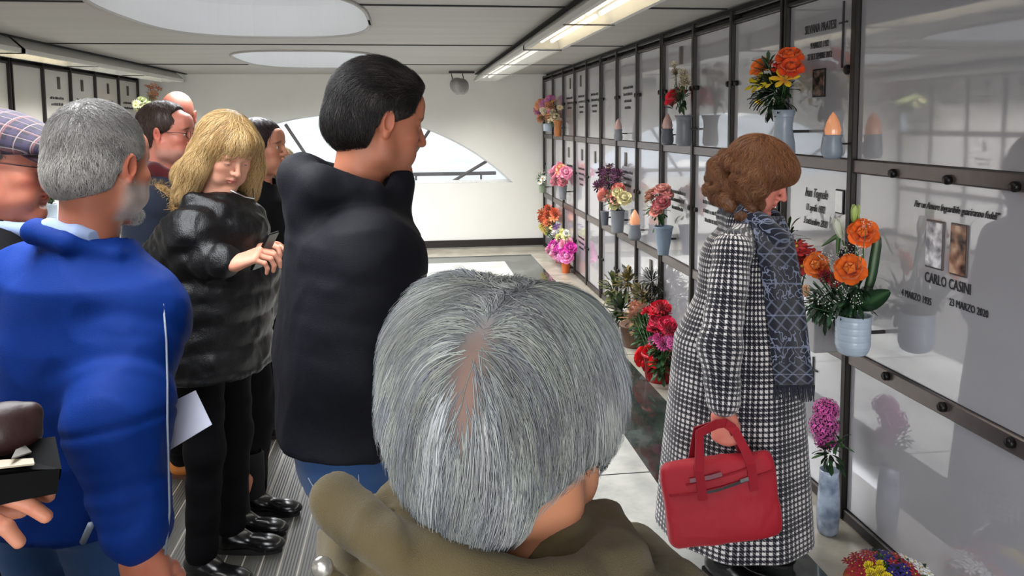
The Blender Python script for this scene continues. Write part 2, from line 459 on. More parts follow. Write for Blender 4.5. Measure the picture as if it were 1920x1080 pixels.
posts(1); posts(-1)
rowz = [(R0+.004, R2-.030), (R2+.030, R1-.027), (R1+.027, RT+.008)]
NUMW = ['first', 'second', 'third', 'fourth', 'fifth', 'sixth', 'seventh', 'eighth', 'ninth', 'tenth', 'eleventh', 'twelfth', 'thirteenth', 'fourteenth', 'fifteenth', 'sixteenth', 'seventeenth', 'eighteenth', 'nineteenth']
PANEL = {}
def flat_bolt(y, z, parent, r=.02, side=1, name='lock_knob'):
    m = MB(); x = XW-.006 if side > 0 else XL+.006
    prof = [(r*.2, 0), (r, 0), (r, .012), (r*.75, .018), (0.0001, .018)]
    V = []; n = 12
    for rr, h in prof:
        for k in range(n):
            a = 2*math.pi*k/n; V.append((x-side*h, y+rr*math.cos(a), z+rr*math.sin(a)))
    Fq = [(i*n+k, i*n+(k+1) % n, (i+1)*n+(k+1) % n, (i+1)*n+k) for i in range(len(prof)-1) for k in range(n)]
    return m.raw(V, Fq).build(name, M_BOLT, parent, True)
for side in (1, -1):
    ncol = len(allc)-1
    for r in range(3):
        for c in range(ncol):
            y0, y1 = allc[c], allc[c+1]; g = .032 if round(y0, 3) in dbl else .018; g2 = .032 if round(y1, 3) in dbl else .018
            xa, xb = (XW-.006, XW+.028) if side > 0 else (XL-.028, XL+.006)
            yv = y1 > (1.9 if side > 0 else 5.6)
            if side < 0 and y1 < -1.4: continue
            if side > 0 and y1 < .6: continue
            z0, z1 = rowz[r]
            cn = NUMW[ncol-1-c]
            row = ('bottom', 'middle', 'top')[r]; wl = ('right', 'left')[side < 0]
            lab = 'polished white niche cover, %s row of the %s wall, %s column from the far end' % (row, wl, cn)
            e = empty('niche_cover', ((xa+xb)/2, (y0+y1)/2, z0), lab, 'niche cover', '%s row of niche covers on the %s wall' % (row, wl))
            MB().bbox((xa, y0+g, z0), (xb, y1-g2, z1), .002).build('cover_plate', M_PANEL if side > 0 else M_PANELC, e)
            PANEL[(side, r, c)] = (e, y0, y1, z0, z1)
            if yv and side > 0:
                zz = (z0+z1)/2+.02
                flat_bolt(y0+g+.035, zz, e, .017 if y0 > 3 else .02)
                if y0 > 2.5: flat_bolt(y1-g2-.035, zz, e, .014)
NC = len(allc)-1; C0 = allc.index(cols[0])     # first narrow column index
# ---- rail bolts on the near rails
for (px, py) in ((1677, 325), (1780, 337), (1907, 350)):
    p = at(px, py, X=XW-.02); o = flat_bolt(0, 0, None, .016, 1, 'rail_bolt'); o.location = (-.014, p[1], p[2]); tag(o, 'dark bolt head on the upper metal rail, ' + {1677: 'nearest the tall post', 1780: 'between two other bolts', 1907: 'at the right edge'}[px], 'bolt', 'bolts on the upper rail')
for (px, py) in ((1664, 705), (1770, 763), (1898, 830)):
    p = at(px, py, X=XW-.02); o = flat_bolt(0, 0, None, .016, 1, 'rail_bolt'); o.location = (-.014, p[1], p[2]); tag(o, 'dark bolt head on the lower metal rail, ' + {1664: 'nearest the ribbed white vase', 1770: 'between two other bolts', 1898: 'at the right edge'}[px], 'bolt', 'bolts on the lower rail')
# ---- inscriptions
M_INK = plain('engraved_dark_lettering', (38, 36, 40), .5, var=.05)
M_BRASS = plain('dull_bronze_fitting', (92, 84, 80), .35, .8)
def text_on_wall(txt, y, z, h, parent, side=1, shear=0, sx=1.0, name='inscription', tilt=0, off=.0085, depth=.001):
    cu = bpy.data.curves.new('t', 'FONT'); cu.body = txt; cu.size = h/0.70; cu.align_x = 'CENTER'; cu.extrude = depth; cu.shear = shear
    cu.resolution_u = 2
    to = bpy.data.objects.new('t', cu); COL.objects.link(to)
    bpy.context.view_layer.update()
    me = bpy.data.meshes.new_from_object(to.evaluated_get(bpy.context.evaluated_depsgraph_get()))
    bpy.data.objects.remove(to)
    n = len(me.vertices); co = np.empty(n*3); me.vertices.foreach_get('co', co); co = co.reshape(-1, 3)
    fs = [tuple(p.vertices) for p in me.polygons]; bpy.data.meshes.remove(me)
    X = XW-off-co[:, 2] if side > 0 else XL+off+co[:, 2]
    # text reads left to right: on the right wall that is from far (+Y) to near
    a = co[:, 0]*sx; b = co[:, 1]
    Yv = y - side*(a*math.cos(tilt) - b*math.sin(tilt)); Zv = z + a*math.sin(tilt)+b*math.cos(tilt)
    return mesh_obj(name, np.stack([X, Yv, Zv], 1), fs, M_INK, parent, False)
def wp(px, py, X=XW): p = at(px, py, X=X); return p[1], p[2]
def cross_on(y, z, h, parent, w=.5):
    t = .0035
    MB().box((XW-.012, y-t, z-h/2), (XW-.006, y+t, z+h/2)).box((XW-.012, y-h*w/2, z+h*.18-t), (XW-.006, y+h*w/2, z+h*.18+t)).build('crucifix', M_INK, parent)
def plate(y0, y1, z0, z1, parent, mat, name='portrait_plate', fm=None):
    MB().bbox((XW-.012, y0-.006, z0-.006), (XW-.006, y1+.006, z1+.006), .002).build('plate_frame', fm or M_RAIL, parent)
    m = MB().box((XW-.0145, y0, z0), (XW-.012, y1, z1)); return m.build(name, mat, parent)
def mat_photo(name, cols3, sc=14):
    t = NT(name); t.set(color=t.ramp(t.noise(sc, detail=2), [(.35, lin(cols3[0])), (.5, lin(cols3[1])), (.62, lin(cols3[2]))]), rough=.2); return t.m
pc = PANEL[(1, 1, C0-1)]; e = pc[0]
y, z = wp(1792, 392); text_on_wall('Per un Amore Inguaribile guariranno fedeli”', y, z-.012, .023, e, shear=.35, sx=.66, tilt=0)
y, z = wp(1780, 528); text_on_wall('CARLO CASINI', y, z-.02, .034, e, sx=.67)
y, z = wp(1722, 552); text_on_wall('4 MARZO 1935', y, z-.020, .024, e, sx=.70)
y, z = wp(1820, 573); text_on_wall('23 MARZO 2020', y, z-.018, .024, e, sx=.70)
def rect_px(x0, x1, ytop, ybot):
    a = at(x0, ytop, X=XW); b = at(x1, ytop, X=XW); c = at(x0, ybot, X=XW)
    return b[1], a[1], c[2], a[2]
y0, y1, z0, z1 = rect_px(1745, 1774, 414, 497)
plate(y0, y1, z0, z1, e, mat_photo('grey_relief_plate', [(120, 120, 128), (190, 190, 196), (232, 232, 236)], 26), 'relief_plate')
y0, y1, z0, z1 = rect_px(1791, 1819, 421, 511)
plate(y0, y1, z0, z1, e, mat_photo('brown_portrait_photo', [(36, 30, 34), (150, 112, 92), (196, 164, 140)], 16))
e = PANEL[(1, 2, C0)][0]
y, z = wp(1541, 50); text_on_wall('SILVANA PRATESI', y, z-.02, .036, e, sx=.62)
y, z = wp(1540, 80); text_on_wall('9 MARZO 1932', y, z-.02, .026, e, sx=.60)
y, z = wp(1540, 101); text_on_wall('27 SETTEMBRE 2012', y, z-.02, .026, e, sx=.60)
y, z = wp(1585, 55); cross_on(y, z-.02, .26, e, .22)
y0, y1, z0, z1 = rect_px(1530, 1551, 133, 180)
plate(y0, y1, z0, z1, e, mat_photo('dark_portrait_photo', [(20, 18, 20), (60, 50, 46), (120, 96, 84)], 22), fm=M_BOLT)
y, z = wp(1562, 138)
e = PANEL[(1, 1, C0)][0]
y, z = wp(1533, 362); text_on_wall('Ivan Tognele', y, z-.02, .040, e, shear=.4, sx=.62)
y, z = wp(1531, 390); text_on_wall('11 aprile 1932', y, z-.015, .030, e, shear=.4, sx=.62)
y, z = wp(1531, 416); text_on_wall('3 settembre 2020', y, z-.015, .030, e, shear=.4, sx=.62)
y0, y1, z0, z1 = rect_px(1573, 1586, 357, 397)
plate(y0, y1, z0, z1, e, plain('polished_steel', (190, 190, 195), .15, 1), 'steel_plate', fm=M_BOLT)
e = PANEL[(1, 0, C0)][0]
y, z = wp(1528, 705); cross_on(y, z, .17, e, .4)
# far-panel writing (too small in the photo to read: short engraved lines, portraits)
def small_lines(side, r, c, zf, n=3, wfrac=.5, h=.02):
    e, y0, y1, z0, z1 = PANEL[(side, r, c)]
    ym = (y0+y1)/2; x0, x1 = (XW-.008, XW-.0055) if side > 0 else (XL+.0055, XL+.008)
    for k in range(n):
        zz = z0+(z1-z0)*zf - k*h*2.6; w = (y1-y0)*wfrac*(1-.15*k)
        yy = ym-w/2; m = MB()
        while yy < ym+w/2:
            ww = random.uniform(.006, .014); m.box((x0, yy, zz), (x1, yy+ww, zz+h*random.uniform(.8, 1.2))); yy += ww+random.uniform(.004, .012)
        m.build('inscription', M_INK, e)
def small_portrait(side, r, c, zf, h=.11, w=.05):
    e, y0, y1, z0, z1 = PANEL[(side, r, c)]; ym = (y0+y1)/2+random.uniform(-.05, .05); zz = z0+(z1-z0)*zf
    x0, x1 = (XW-.014, XW-.006) if side > 0 else (XL+.006, XL+.014)
    MB().bbox((x0, ym-w/2, zz-h/2), (x1, ym+w/2, zz+h/2), .002).build('portrait_plate', M_BRASS, e)
for (r, c, zf, n) in ((2, C0+5, .62, 4), (2, C0+8, .6, 4), (2, C0+7, .6, 4), (2, C0+9, .6, 3), (1, C0+3, .62, 3), (1, C0+5, .7, 3), (1, C0+8, .6, 4), (1, C0+9, .6, 3), (1, C0+6, .6, 3), (1, C0+2, .6, 3), (0, C0+5, .62, 3), (0, C0+8, .62, 3)):
    small_lines(1, r, c, zf, n)
for (r, c, zf) in ((2, C0+3, .86), (2, C0+8, .85), (2, C0+9, .85), (1, C0+5, .86), (1, C0+8, .82), (1, C0+9, .82), (1, C0+7, .82), (0, C0+4, .85)):
    small_portrait(1, r, c, zf)
for (r, c) in ((2, NC-1), (2, NC-2), (2, NC-3), (2, NC-4), (1, NC-3), (1, NC-5), (1, NC-6), (2, NC-7), (2, 4), (1, 4), (2, 6), (1, 5), (1, 3), (2, 7)):
    if (-1, r, c) in PANEL: small_lines(-1, r, c, .6, 2, .5, .022); small_portrait(-1, r, c, .83)
# ---- light fixtures
M_HOUS = plain('white_metal_housing', (208, 208, 202), .35, 0, .04)
M_TUBE = emit('lit_fluorescent_tube', (1.0, .86, .6), 5.0)
M_TUBE2 = emit('dim_fluorescent_tube', (1.0, .97, .9), 1.6)
t = NT('prismatic_diffuser'); tr = t.new('BsdfTransparent'); tr.inputs['Color'].default_value = (.93, .93, .93, 1); mx = t.new('MixShader'); mx.inputs[0].default_value = .38
t.set(color=(.85, .85, .83), rough=.25); t.link(tr.outputs[0], mx.inputs[1]); t.link(t.b.outputs[0], mx.inputs[2]); t.link(mx.outputs[0], t.out.inputs[0]); M_DIFF = t.m
def fixture(sg, ya, yb, label, lit):
    cx = .905 if sg > 0 else -2.68
    f = lambda x: cx + sg*(x-.905)     # mirrored section
    z0, z1 = 2.085, ZC-.005
    e = empty('ceiling_light', (cx, (ya+yb)/2, z0), label, 'ceiling light', 'long ceiling light fixtures')
    sec = [(.775, z0), (.775, z0+.03), (.86, z1), (1.03, z1), (1.04, z0+.03), (1.04, z0), (1.015, z0), (1.0, z1-.03), (.87, z1-.03), (.80, z0)]
    n = len(sec); V = [(f(x), y, z) for y in (ya, yb) for x, z in sec]
    Fq = [(k, (k+1) % n, n+(k+1) % n, n+k) for k in range(n)] + [tuple(range(n)), tuple(range(n, 2*n))[::-1]]
    mesh_obj('housing', V, Fq, M_HOUS, e, False)
    for y in (ya, yb):
        s = 1 if y == ya else -1
        Vq = [(f(x), yy, z) for yy in (y, y+s*.008) for x, z in ((.775, z0), (.775, z0+.03), (.86, z1), (1.03, z1), (1.04, z0+.03), (1.04, z0))]
        mesh_obj('end_cap', Vq, [tuple(range(6)), tuple(range(6, 12))] + [(k, (k+1) % 6, 6+(k+1) % 6, 6+k) for k in range(6)], M_HOUS, e, False)
    MB().box((min(f(.80), f(1.015)), ya+.01, z0+.001), (max(f(.80), f(1.015)), yb-.01, z0+.004)).build('diffuser', M_DIFF, e)
    L = yb-ya; k = max(1, round(L/1.25)); st = L/k
    for i in range(k):
        for dx in (.885, .955):
            MB().tube([(f(dx), ya+st*i+.06, z0+.05), (f(dx), ya+st*(i+1)-.06, z0+.05)], .013, 8).build('tube', M_TUBE if i in lit else M_TUBE2, e, True)
        MB().box((min(f(.775), f(1.04)), ya+st*i-.006, z0-.004), (max(f(.775), f(1.04)), ya+st*i+.006, z0+.002)).build('clip', M_DARK, e)
    l = bpy.data.lights.new('tube_light', 'AREA'); l.shape = 'RECTANGLE'; l.size = .22; l.size_y = L*.95; l.energy = L*(12 if ya > 4.5 else 2.5 if sg > 0 else 8); l.spread = math.radians(125); l.color = (1, .96, .90)
    o = bpy.data.objects.new('tube_light', l); COL.objects.link(o); o.parent = e; o.location = (0, 0, -.012)
    return e
fixture(1, 1.2, 5.2, 'white ceiling light with glowing tubes, nearest stretch along the right side', (1, 2))
fixture(1, 5.24, 9.3, 'white ceiling light fixture, far stretch on the right ending near the spotlight', ())
fixture(-1, 1.2, 5.6, 'white ceiling light on the left side, near stretch with lit tubes', (2, 3))
fixture(-1, 5.64, 9.35, 'white ceiling light on the left side, far stretch ending near the end wall', (0,))
# ---- hanging round spotlight
c = at(858, 164, Y=9.1)
e = empty('spotlight', (c[0], c[1], ZC), 'round grey twin spotlight hanging from a bar near the end wall', 'spotlight')
M_SPOT = plain('grey_spot_body', (150, 150, 148), .4, .3)
MB().bbox((c[0]-.1, c[1]-.01, ZC-.03), (c[0]+.2, c[1]+.01, ZC-.005), .003).build('bar', M_DARK, e)
for dx in (-.075, .055):
    MB().tube([(c[0]+dx, c[1], ZC-.02), (c[0]+dx+.035, c[1], c[2]+.02)], .006, 6).build('bracket', M_DARK, e)
for dx, dy, r in ((0, -.04, .085), (.06, .06, .08)):
    V = []; n = 20; prof = [(.001, -.08), (r, -.08), (r, -.06), (r*.92, .02), (r*.6, .07), (.001, .09)]
    cc = c+np.array((dx, dy, 0))
    for rr, h in prof:
        for k in range(n):
            a = 2*math.pi*k/n; V.append((cc[0]+rr*math.cos(a)+h*.15, cc[1]+h, cc[2]+rr*math.sin(a)-h*.3))
    Fq = [(i*n+k, i*n+(k+1) % n, (i+1)*n+(k+1) % n, (i+1)*n+k) for i in range(len(prof)-1) for k in range(n)]
    mesh_obj('lamp_head', V, Fq, M_SPOT, e, True)
# ================================================================ FIGURE TOOLKIT: distance fields meshed into one smooth surface
def _n3(v): v = np.asarray(v, float); return v/(np.linalg.norm(v)+1e-12)
def rotx(a): c, s = math.cos(a), math.sin(a); return np.array(((1, 0, 0), (0, c, -s), (0, s, c)))
def roty(a): c, s = math.cos(a), math.sin(a); return np.array(((c, 0, s), (0, 1, 0), (-s, 0, c)))
def rotz(a): c, s = math.cos(a), math.sin(a); return np.array(((c, -s, 0), (s, c, 0), (0, 0, 1)))
class SDF:
    def __init__(s, lo, hi, h):
        s.lo = np.array(lo, float); s.h = h; s.n = np.ceil((np.array(hi)-s.lo)/h).astype(int)+1
        s.d = np.full(s.n, .5, np.float32)
    def _apply(s, fn, lo, hi, k, op):
        m = max(k, 0)+2.5*s.h
        if op == 'i': i0 = np.zeros(3, int); i1 = s.n
        else:
            i0 = np.clip(np.floor((np.array(lo)-m-s.lo)/s.h).astype(int), 0, s.n); i1 = np.clip(np.ceil((np.array(hi)+m-s.lo)/s.h).astype(int)+1, 0, s.n)
        if (i1 <= i0).any(): return s
        ax = [(s.lo[a]+s.h*np.arange(i0[a], i1[a])).astype(np.float32) for a in range(3)]
        X, Y, Z = ax[0][:, None, None], ax[1][None, :, None], ax[2][None, None, :]
        d = fn(X, Y, Z).astype(np.float32); sl = tuple(slice(a, b) for a, b in zip(i0, i1)); o = s.d[sl]
        if op == 'u':
            if k > 0: h = np.maximum(k-np.abs(o-d), 0)/k; r = np.minimum(o, d)-h*h*k*.25
            else: r = np.minimum(o, d)
        else:
            if op == 's': d = -d
            if k > 0: h = np.maximum(k-np.abs(o-d), 0)/k; r = np.maximum(o, d)+h*h*k*.25
            else: r = np.maximum(o, d)
        s.d[sl] = r; return s
    def ell(s, c, r, k=.01, op='u', R=None):
        c = np.array(c, float); r = np.array(r, float) if not np.isscalar(r) else np.full(3, float(r)); e = r.max()
        def fn(X, Y, Z):
            x, y, z = X-c[0], Y-c[1], Z-c[2]
            if R is not None:
                x, y, z = (R[0, 0]*x+R[1, 0]*y+R[2, 0]*z), (R[0, 1]*x+R[1, 1]*y+R[2, 1]*z), (R[0, 2]*x+R[1, 2]*y+R[2, 2]*z)
            k0 = np.sqrt((x/r[0])**2+(y/r[1])**2+(z/r[2])**2)+1e-9
            k1 = np.sqrt((x/r[0]**2)**2+(y/r[1]**2)**2+(z/r[2]**2)**2)+1e-9
            return k0*(k0-1)/k1
        return s._apply(fn, c-e, c+e, k, op)
    def cap(s, a, b, ra, rb, k=.01, op='u', sq=None, mod=None):
        a = np.array(a, float); b = np.array(b, float); ba = b-a; L2 = ba@ba+1e-12; rm = max(ra, rb)*1.25+.01
        def fn(X, Y, Z):
            x, y, z = X-a[0], Y-a[1], Z-a[2]
            t = np.clip((x*ba[0]+y*ba[1]+z*ba[2])/L2, 0, 1)
            x, y, z = x-t*ba[0], y-t*ba[1], z-t*ba[2]; f = 1.
            if sq is not None:
                n, f = _n3(sq[0]), sq[1]; q = (x*n[0]+y*n[1]+z*n[2])*(1/f-1); x, y, z = x+n[0]*q, y+n[1]*q, z+n[2]*q
            r = ra+(rb-ra)*t
            if mod is not None: r = r*mod(t)
            return (np.sqrt(x*x+y*y+z*z)-r)*min(1, f)
        return s._apply(fn, np.minimum(a, b)-rm, np.maximum(a, b)+rm, k, op)
    def chain(s, pts, rad, k=.01, op='u', sq=None, mod=None):
        for i in range(len(pts)-1): s.cap(pts[i], pts[i+1], rad[i], rad[i+1], k if i == 0 else k, op, sq, mod)
        return s
    def loft(s, rows, k=.02, op='u', fold=None, pw=2.0, R=None, c=None):
        rows = np.array(sorted(rows), float); z0, z1 = rows[0, 0], rows[-1, 0]
        e = np.abs(rows[:, 1:3]).max()+rows[:, 3:5].max()*1.2
        lo = np.array((-e, -e, z0)); hi = np.array((e, e, z1))
        if R is not None:
            cs = np.array([(x, y, z) for x in (lo[0], hi[0]) for y in (lo[1], hi[1]) for z in (z0, z1)])@R.T+c; lo, hi = cs.min(0), cs.max(0)
        def fn(X, Y, Z):
            if R is not None:
                x, y, z = X-c[0], Y-c[1], Z-c[2]
                X, Y, Z = (R[0, 0]*x+R[1, 0]*y+R[2, 0]*z), (R[0, 1]*x+R[1, 1]*y+R[2, 1]*z), (R[0, 2]*x+R[1, 2]*y+R[2, 2]*z)
            zz = np.clip(Z, z0, z1)
            g = lambda j: np.interp(zz.ravel(), rows[:, 0], rows[:, j]).reshape(zz.shape)
            x, y = X-g(1), Y-g(2); rx, ry = g(3), g(4)
            q = (np.abs(x/rx)**pw+np.abs(y/ry)**pw)**(1/pw)
            if fold is not None: q = q/fold(np.arctan2(y/ry, x/rx), Z)
            d = (q-1)*np.minimum(rx, ry)
            return np.maximum(d, np.maximum(z0-Z, Z-z1))
        return s._apply(fn, lo, hi, k, op)
    def half(s, p, n, k=.01):
        "keep only the side of the plane the normal points away from"
        p = np.array(p); n = _n3(n)
        return s._apply(lambda X, Y, Z: (X-p[0])*n[0]+(Y-p[1])*n[1]+(Z-p[2])*n[2]+0*X, s.lo, s.lo, k, 'i')
    def func(s, fn, lo, hi, k=.005, op='u'): return s._apply(fn, np.array(lo, float), np.array(hi, float), k, op)
    def sample(s, P):
        q = np.clip((P-s.lo)/s.h, 0, s.n-1.001); i = q.astype(int); f = (q-i); r = 0
        for a in (0, 1):
            for b in (0, 1):
                for c in (0, 1):
                    w = (f[:, 0] if a else 1-f[:, 0])*(f[:, 1] if b else 1-f[:, 1])*(f[:, 2] if c else 1-f[:, 2])
                    r = r+w*s.d[i[:, 0]+a, i[:, 1]+b, i[:, 2]+c]
        return r
    def grad(s, P):
        e = s.h*1.2; G = np.stack([s.sample(P+e*v)-s.sample(P-e*v) for v in np.eye(3)], 1)
        return G/(np.linalg.norm(G, axis=1)[:, None]+1e-9)
    def mesh(s):
        s.d[0] = s.d[-1] = .1; s.d[:, 0] = s.d[:, -1] = .1; s.d[:, :, 0] = s.d[:, :, -1] = .1
        d = s.d; ins = d < 0; n0, n1, n2 = d.shape
        cs = [(a, b, c) for a in (0, 1) for b in (0, 1) for c in (0, 1)]
        sl = lambda A, c: A[c[0]:n0-1+c[0], c[1]:n1-1+c[1], c[2]:n2-1+c[2]]
        cnt = sum(sl(ins, c).astype(np.int8) for c in cs); mask = (cnt > 0) & (cnt < 8)
        ci = np.argwhere(mask); idx = np.full(mask.shape, -1, np.int32); idx[mask] = np.arange(len(ci))
        D = {c: d[ci[:, 0]+c[0], ci[:, 1]+c[1], ci[:, 2]+c[2]] for c in cs}
        acc = np.zeros((len(ci), 3)); num = np.zeros(len(ci))
        for c in cs:
            for a in range(3):
                if c[a] == 0:
                    e = list(c); e[a] = 1; e = tuple(e); da, db = D[c], D[e]; cr = (da < 0) != (db < 0)
                    t = np.where(cr, da/np.where(cr, da-db, 1), 0); p = np.array(c, float)[None]+np.zeros((len(ci), 1)); p[:, a] += t
                    acc[cr] += p[cr]; num[cr] += 1
        V = s.lo+s.h*(ci+acc/num[:, None])
        Fq = []
        for a in range(3):
            b, c = (a+1) % 3, (a+2) % 3
            A = [slice(None)]*3; B = [slice(None)]*3; A[a] = slice(0, -1); B[a] = slice(1, None)
            for q in (b, c): A[q] = slice(1, -1); B[q] = slice(1, -1)
            i0 = ins[tuple(A)]; i1 = ins[tuple(B)]; ch = np.argwhere(i0 != i1)
            if not len(ch): continue
            fl = i0[ch[:, 0], ch[:, 1], ch[:, 2]]
            p = ch.copy(); p[:, b] += 1; p[:, c] += 1
            def cell(db, dc): q = p.copy(); q[:, b] -= db; q[:, c] -= dc; return idx[q[:, 0], q[:, 1], q[:, 2]]
            Q = np.stack([cell(1, 1), cell(0, 1), cell(0, 0), cell(1, 0)], 1)
            Q[~fl] = Q[~fl][:, ::-1]; Fq.append(Q)
        return V.astype(np.float32), np.concatenate(Fq)
def relax(V, Fq, it=2, lam=.5):
    a = np.concatenate([Fq[:, i] for i in range(4)]); b = np.concatenate([Fq[:, (i+1) % 4] for i in range(4)])
    for _ in range(it):
        S = np.zeros_like(V, dtype=np.float64); N = np.bincount(a, minlength=len(V)).astype(float)
        for j in range(3): S[:, j] = np.bincount(a, weights=V[b, j], minlength=len(V))
        V = V+lam*(S/np.maximum(N, 1)[:, None]-V)
    return V
def mesh_normals(V, Fq):
    n = np.cross(V[Fq[:, 2]]-V[Fq[:, 0]], V[Fq[:, 3]]-V[Fq[:, 1]]); N = np.zeros_like(V)
    for i in range(4):
        for j in range(3): N[:, j] += np.bincount(Fq[:, i], weights=n[:, j], minlength=len(V))
    return N/(np.linalg.norm(N, axis=1)[:, None]+1e-12)
def join(parts):
    Vs, Fs, Cs = [], [], []; n = 0
    for V, Fq, C in parts:
        Vs.append(V); Fs.append(Fq+n); Cs.append(np.broadcast_to(C, (len(V), 3))); n += len(V)
    return np.concatenate(Vs), np.concatenate(Fs), np.concatenate(Cs)
def hashn(P, sc, seed=0):
    "cheap smooth value noise on points, 0..1"
    q = P*sc; i = np.floor(q).astype(np.int64); f = q-i; f = f*f*(3-2*f); r = 0
    for a in (0, 1):
        for b in (0, 1):
            for c in (0, 1):
                h = ((i[:, 0]+a)*374761393+(i[:, 1]+b)*668265263+(i[:, 2]+c)*2147483647+seed*974634777) & 0xffffffff
                h = ((h ^ (h >> 13))*1274126177) & 0xffffffff; v = ((h ^ (h >> 16)) & 0xffff)/65535.
                r = r+v*(f[:, 0] if a else 1-f[:, 0])*(f[:, 1] if b else 1-f[:, 1])*(f[:, 2] if c else 1-f[:, 2])
    return r
# ---- strands of hair traced over a hair volume
def strands(sd, seeds, flow, L, seg, w, lift=.0, wav=0., rs=None, off0=.0005, jit=.15):
    r = rs or np.random.default_rng(3); N = len(seeds); P = seeds.astype(float).copy(); pts, nrm, dr = [], [], []
    L = np.broadcast_to(L, N)*r.uniform(.6, 1.15, N); step = L/(seg-1); J = r.normal(0, jit, (N, 3)); ph = r.uniform(0, 6.28, N)
    for k in range(seg):
        t = k/(seg-1); g = sd.grad(P); d = sd.sample(P)
        off = off0+lift*t*t
        P = P-g*(d-off)[:, None] if np.isscalar(off) else P-g*(d-off)[:, None]
        D = flow(P)+J; D = D-g*(D*g).sum(1)[:, None]; D /= np.linalg.norm(D, axis=1)[:, None]+1e-9
        pts.append(P.copy()); nrm.append(g); dr.append(D)
        B = np.cross(D, g); P = P+D*step[:, None]+B*(wav*np.sin(ph+t*7))[:, None]*step[:, None]
    return np.array(pts).transpose(1, 0, 2), np.array(nrm).transpose(1, 0, 2), np.array(dr).transpose(1, 0, 2)
def strand_mesh(pts, nrm, dr, w, C, thick=.5):
    N, S, _ = pts.shape; t = np.linspace(0, 1, S); ww = (w*(1-.75*t**2)*np.minimum(1, .45+t*4))[None, :, None]
    B = np.cross(dr, nrm); V = np.stack([pts+B*ww, pts+nrm*ww*thick, pts-B*ww], 2)        # N,S,3,3
    base = (np.arange(N)*S*3)[:, None, None]; i = (np.arange(S-1)*3)[None, :, None]
    q = []
    for a, b in ((0, 1), (1, 2), (2, 0)): q.append(np.stack([base+i+a, base+i+b, base+i+3+b, base+i+3+a], -1).reshape(-1, 4))
    Fq = np.concatenate(q)
    Cc = np.repeat(C, S*3, axis=0) if C.ndim == 2 else C
    return V.reshape(-1, 3), Fq, Cc
def seeds_on(V, Fq, n, mask=None, rs=None):
    r = rs or np.random.default_rng(5); A = np.linalg.norm(np.cross(V[Fq[:, 2]]-V[Fq[:, 0]], V[Fq[:, 3]]-V[Fq[:, 1]]), axis=1)
    if mask is not None: A = A*mask(V[Fq].mean(1))
    f = r.choice(len(Fq), n, p=A/A.sum()); u = r.uniform(0, 1, (n, 2)); q = V[Fq[f]]
    return (q[:, 0]*((1-u[:, :1])*(1-u[:, 1:]))+q[:, 1]*(u[:, :1]*(1-u[:, 1:]))+q[:, 2]*(u[:, :1]*u[:, 1:])+q[:, 3]*((1-u[:, :1])*u[:, 1:]))
# ---- heads
M_SKIN = attr_mat('skin', .48, .35, .12, .12, 420)
M_HAIR = attr_mat('hair', .42, .35, 0)
M_EYE = attr_mat('eye_surface', .08, .6)
def lerp(a, b, t): return np.asarray(a)*(1-t)+np.asarray(b)*t
def head_sdf(h=.0026, jaw=1.0, nose=1.0, neck=((0, -.03, -.06), (0, -.06, -.2)), nr=.056, fem=False, full=1.0, lidded=False):
    s = SDF((-.12, -.15, -.24), (.12, .16, .14), h)
    s.ell((0, -.018, .036), (.076, .096, .084), 0)
    s.ell((0, .028, -.035), (.060*full, .062, .082), .03)
    s.ell((0, .045, .03), (.062, .045, .05), .03)
    for q in (-1, 1):
        s.cap((q*.058*full, .0, -.045), (q*.046*jaw*full, .012, -.078), .016, .018, .03)
        s.cap((q*.046*jaw*full, .012, -.078), (q*.014, .072, -.108), .017, .015, .03)
        s.ell((q*.042*full, .062, -.026), (.021, .02, .019), .025)
        s.ell((q*.034, .066, -.068), (.024*full, .022, .024), .025)
    s.ell((0, .078, -.108), (.021, .018, .017), .02)
    s.cap((-.036, .079, .021), (.036, .079, .021), .011, .011, .016)
    s.ell((0, .075, .05), (.045, .022, .03), .02)
    for q in (-1, 1):
        s.ell((q*.0315, .098, .002), (.0165, .015, .0125), .012, 's')
        s.ell((q*.0315, .0775, .001), .0132, .004)
        zz = -.0035 if lidded else .0
        s.ell((q*.0315, .092, zz), (.0115, .012, .0014 if lidded else .0042), .002, 's')
    s.cap((0, .088, .014), (0, .108*1+.004*(nose-1), -.024*nose), .0065, .0095*nose, .010)
    s.ell((0, .1095+.004*(nose-1), -.029*nose), (.011*nose, .0105, .009), .006)
    for q in (-1, 1):
        s.ell((q*.0125*nose, .098, -.032*nose), (.0075, .009, .0075), .006)
        s.ell((q*.006*nose, .105, -.0385*nose), (.003, .004, .003), .003, 's')
    s.cap((0, .0975, -.045), (0, .0945, -.053), .004, .004, .008)
    s.cap((-.018, .0885, -.0605), (.018, .0885, -.0605), .0055, .0055, .006, sq=((0, 0, 1), .75))
    s.ell((0, .0935, -.060), (.012, .006, .0045), .006)
    s.ell((0, .0915, -.0695), (.015, .0065, .0055), .006)
    s.cap((-.024, .093, -.0648), (.024, .093, -.0648), .0016, .0016, .003, 's')
    s.ell((0, .090, -.084), (.016, .006, .005), .01, 's')
    for q in (-1, 1):
        R = roty(q*.18)@rotz(q*-.42)
        s.ell((q*.080, -.006, -.006), (.0085, .0185, .031), .006, 'u', R)
        s.ell((q*.087, -.001, -.003), (.0050, .011, .020), .004, 's', R)
        s.ell((q*.080, -.002, -.034), (.006, .008, .009), .005)
    s.cap(neck[0], neck[1], nr, nr*1.08, .03)
    return s
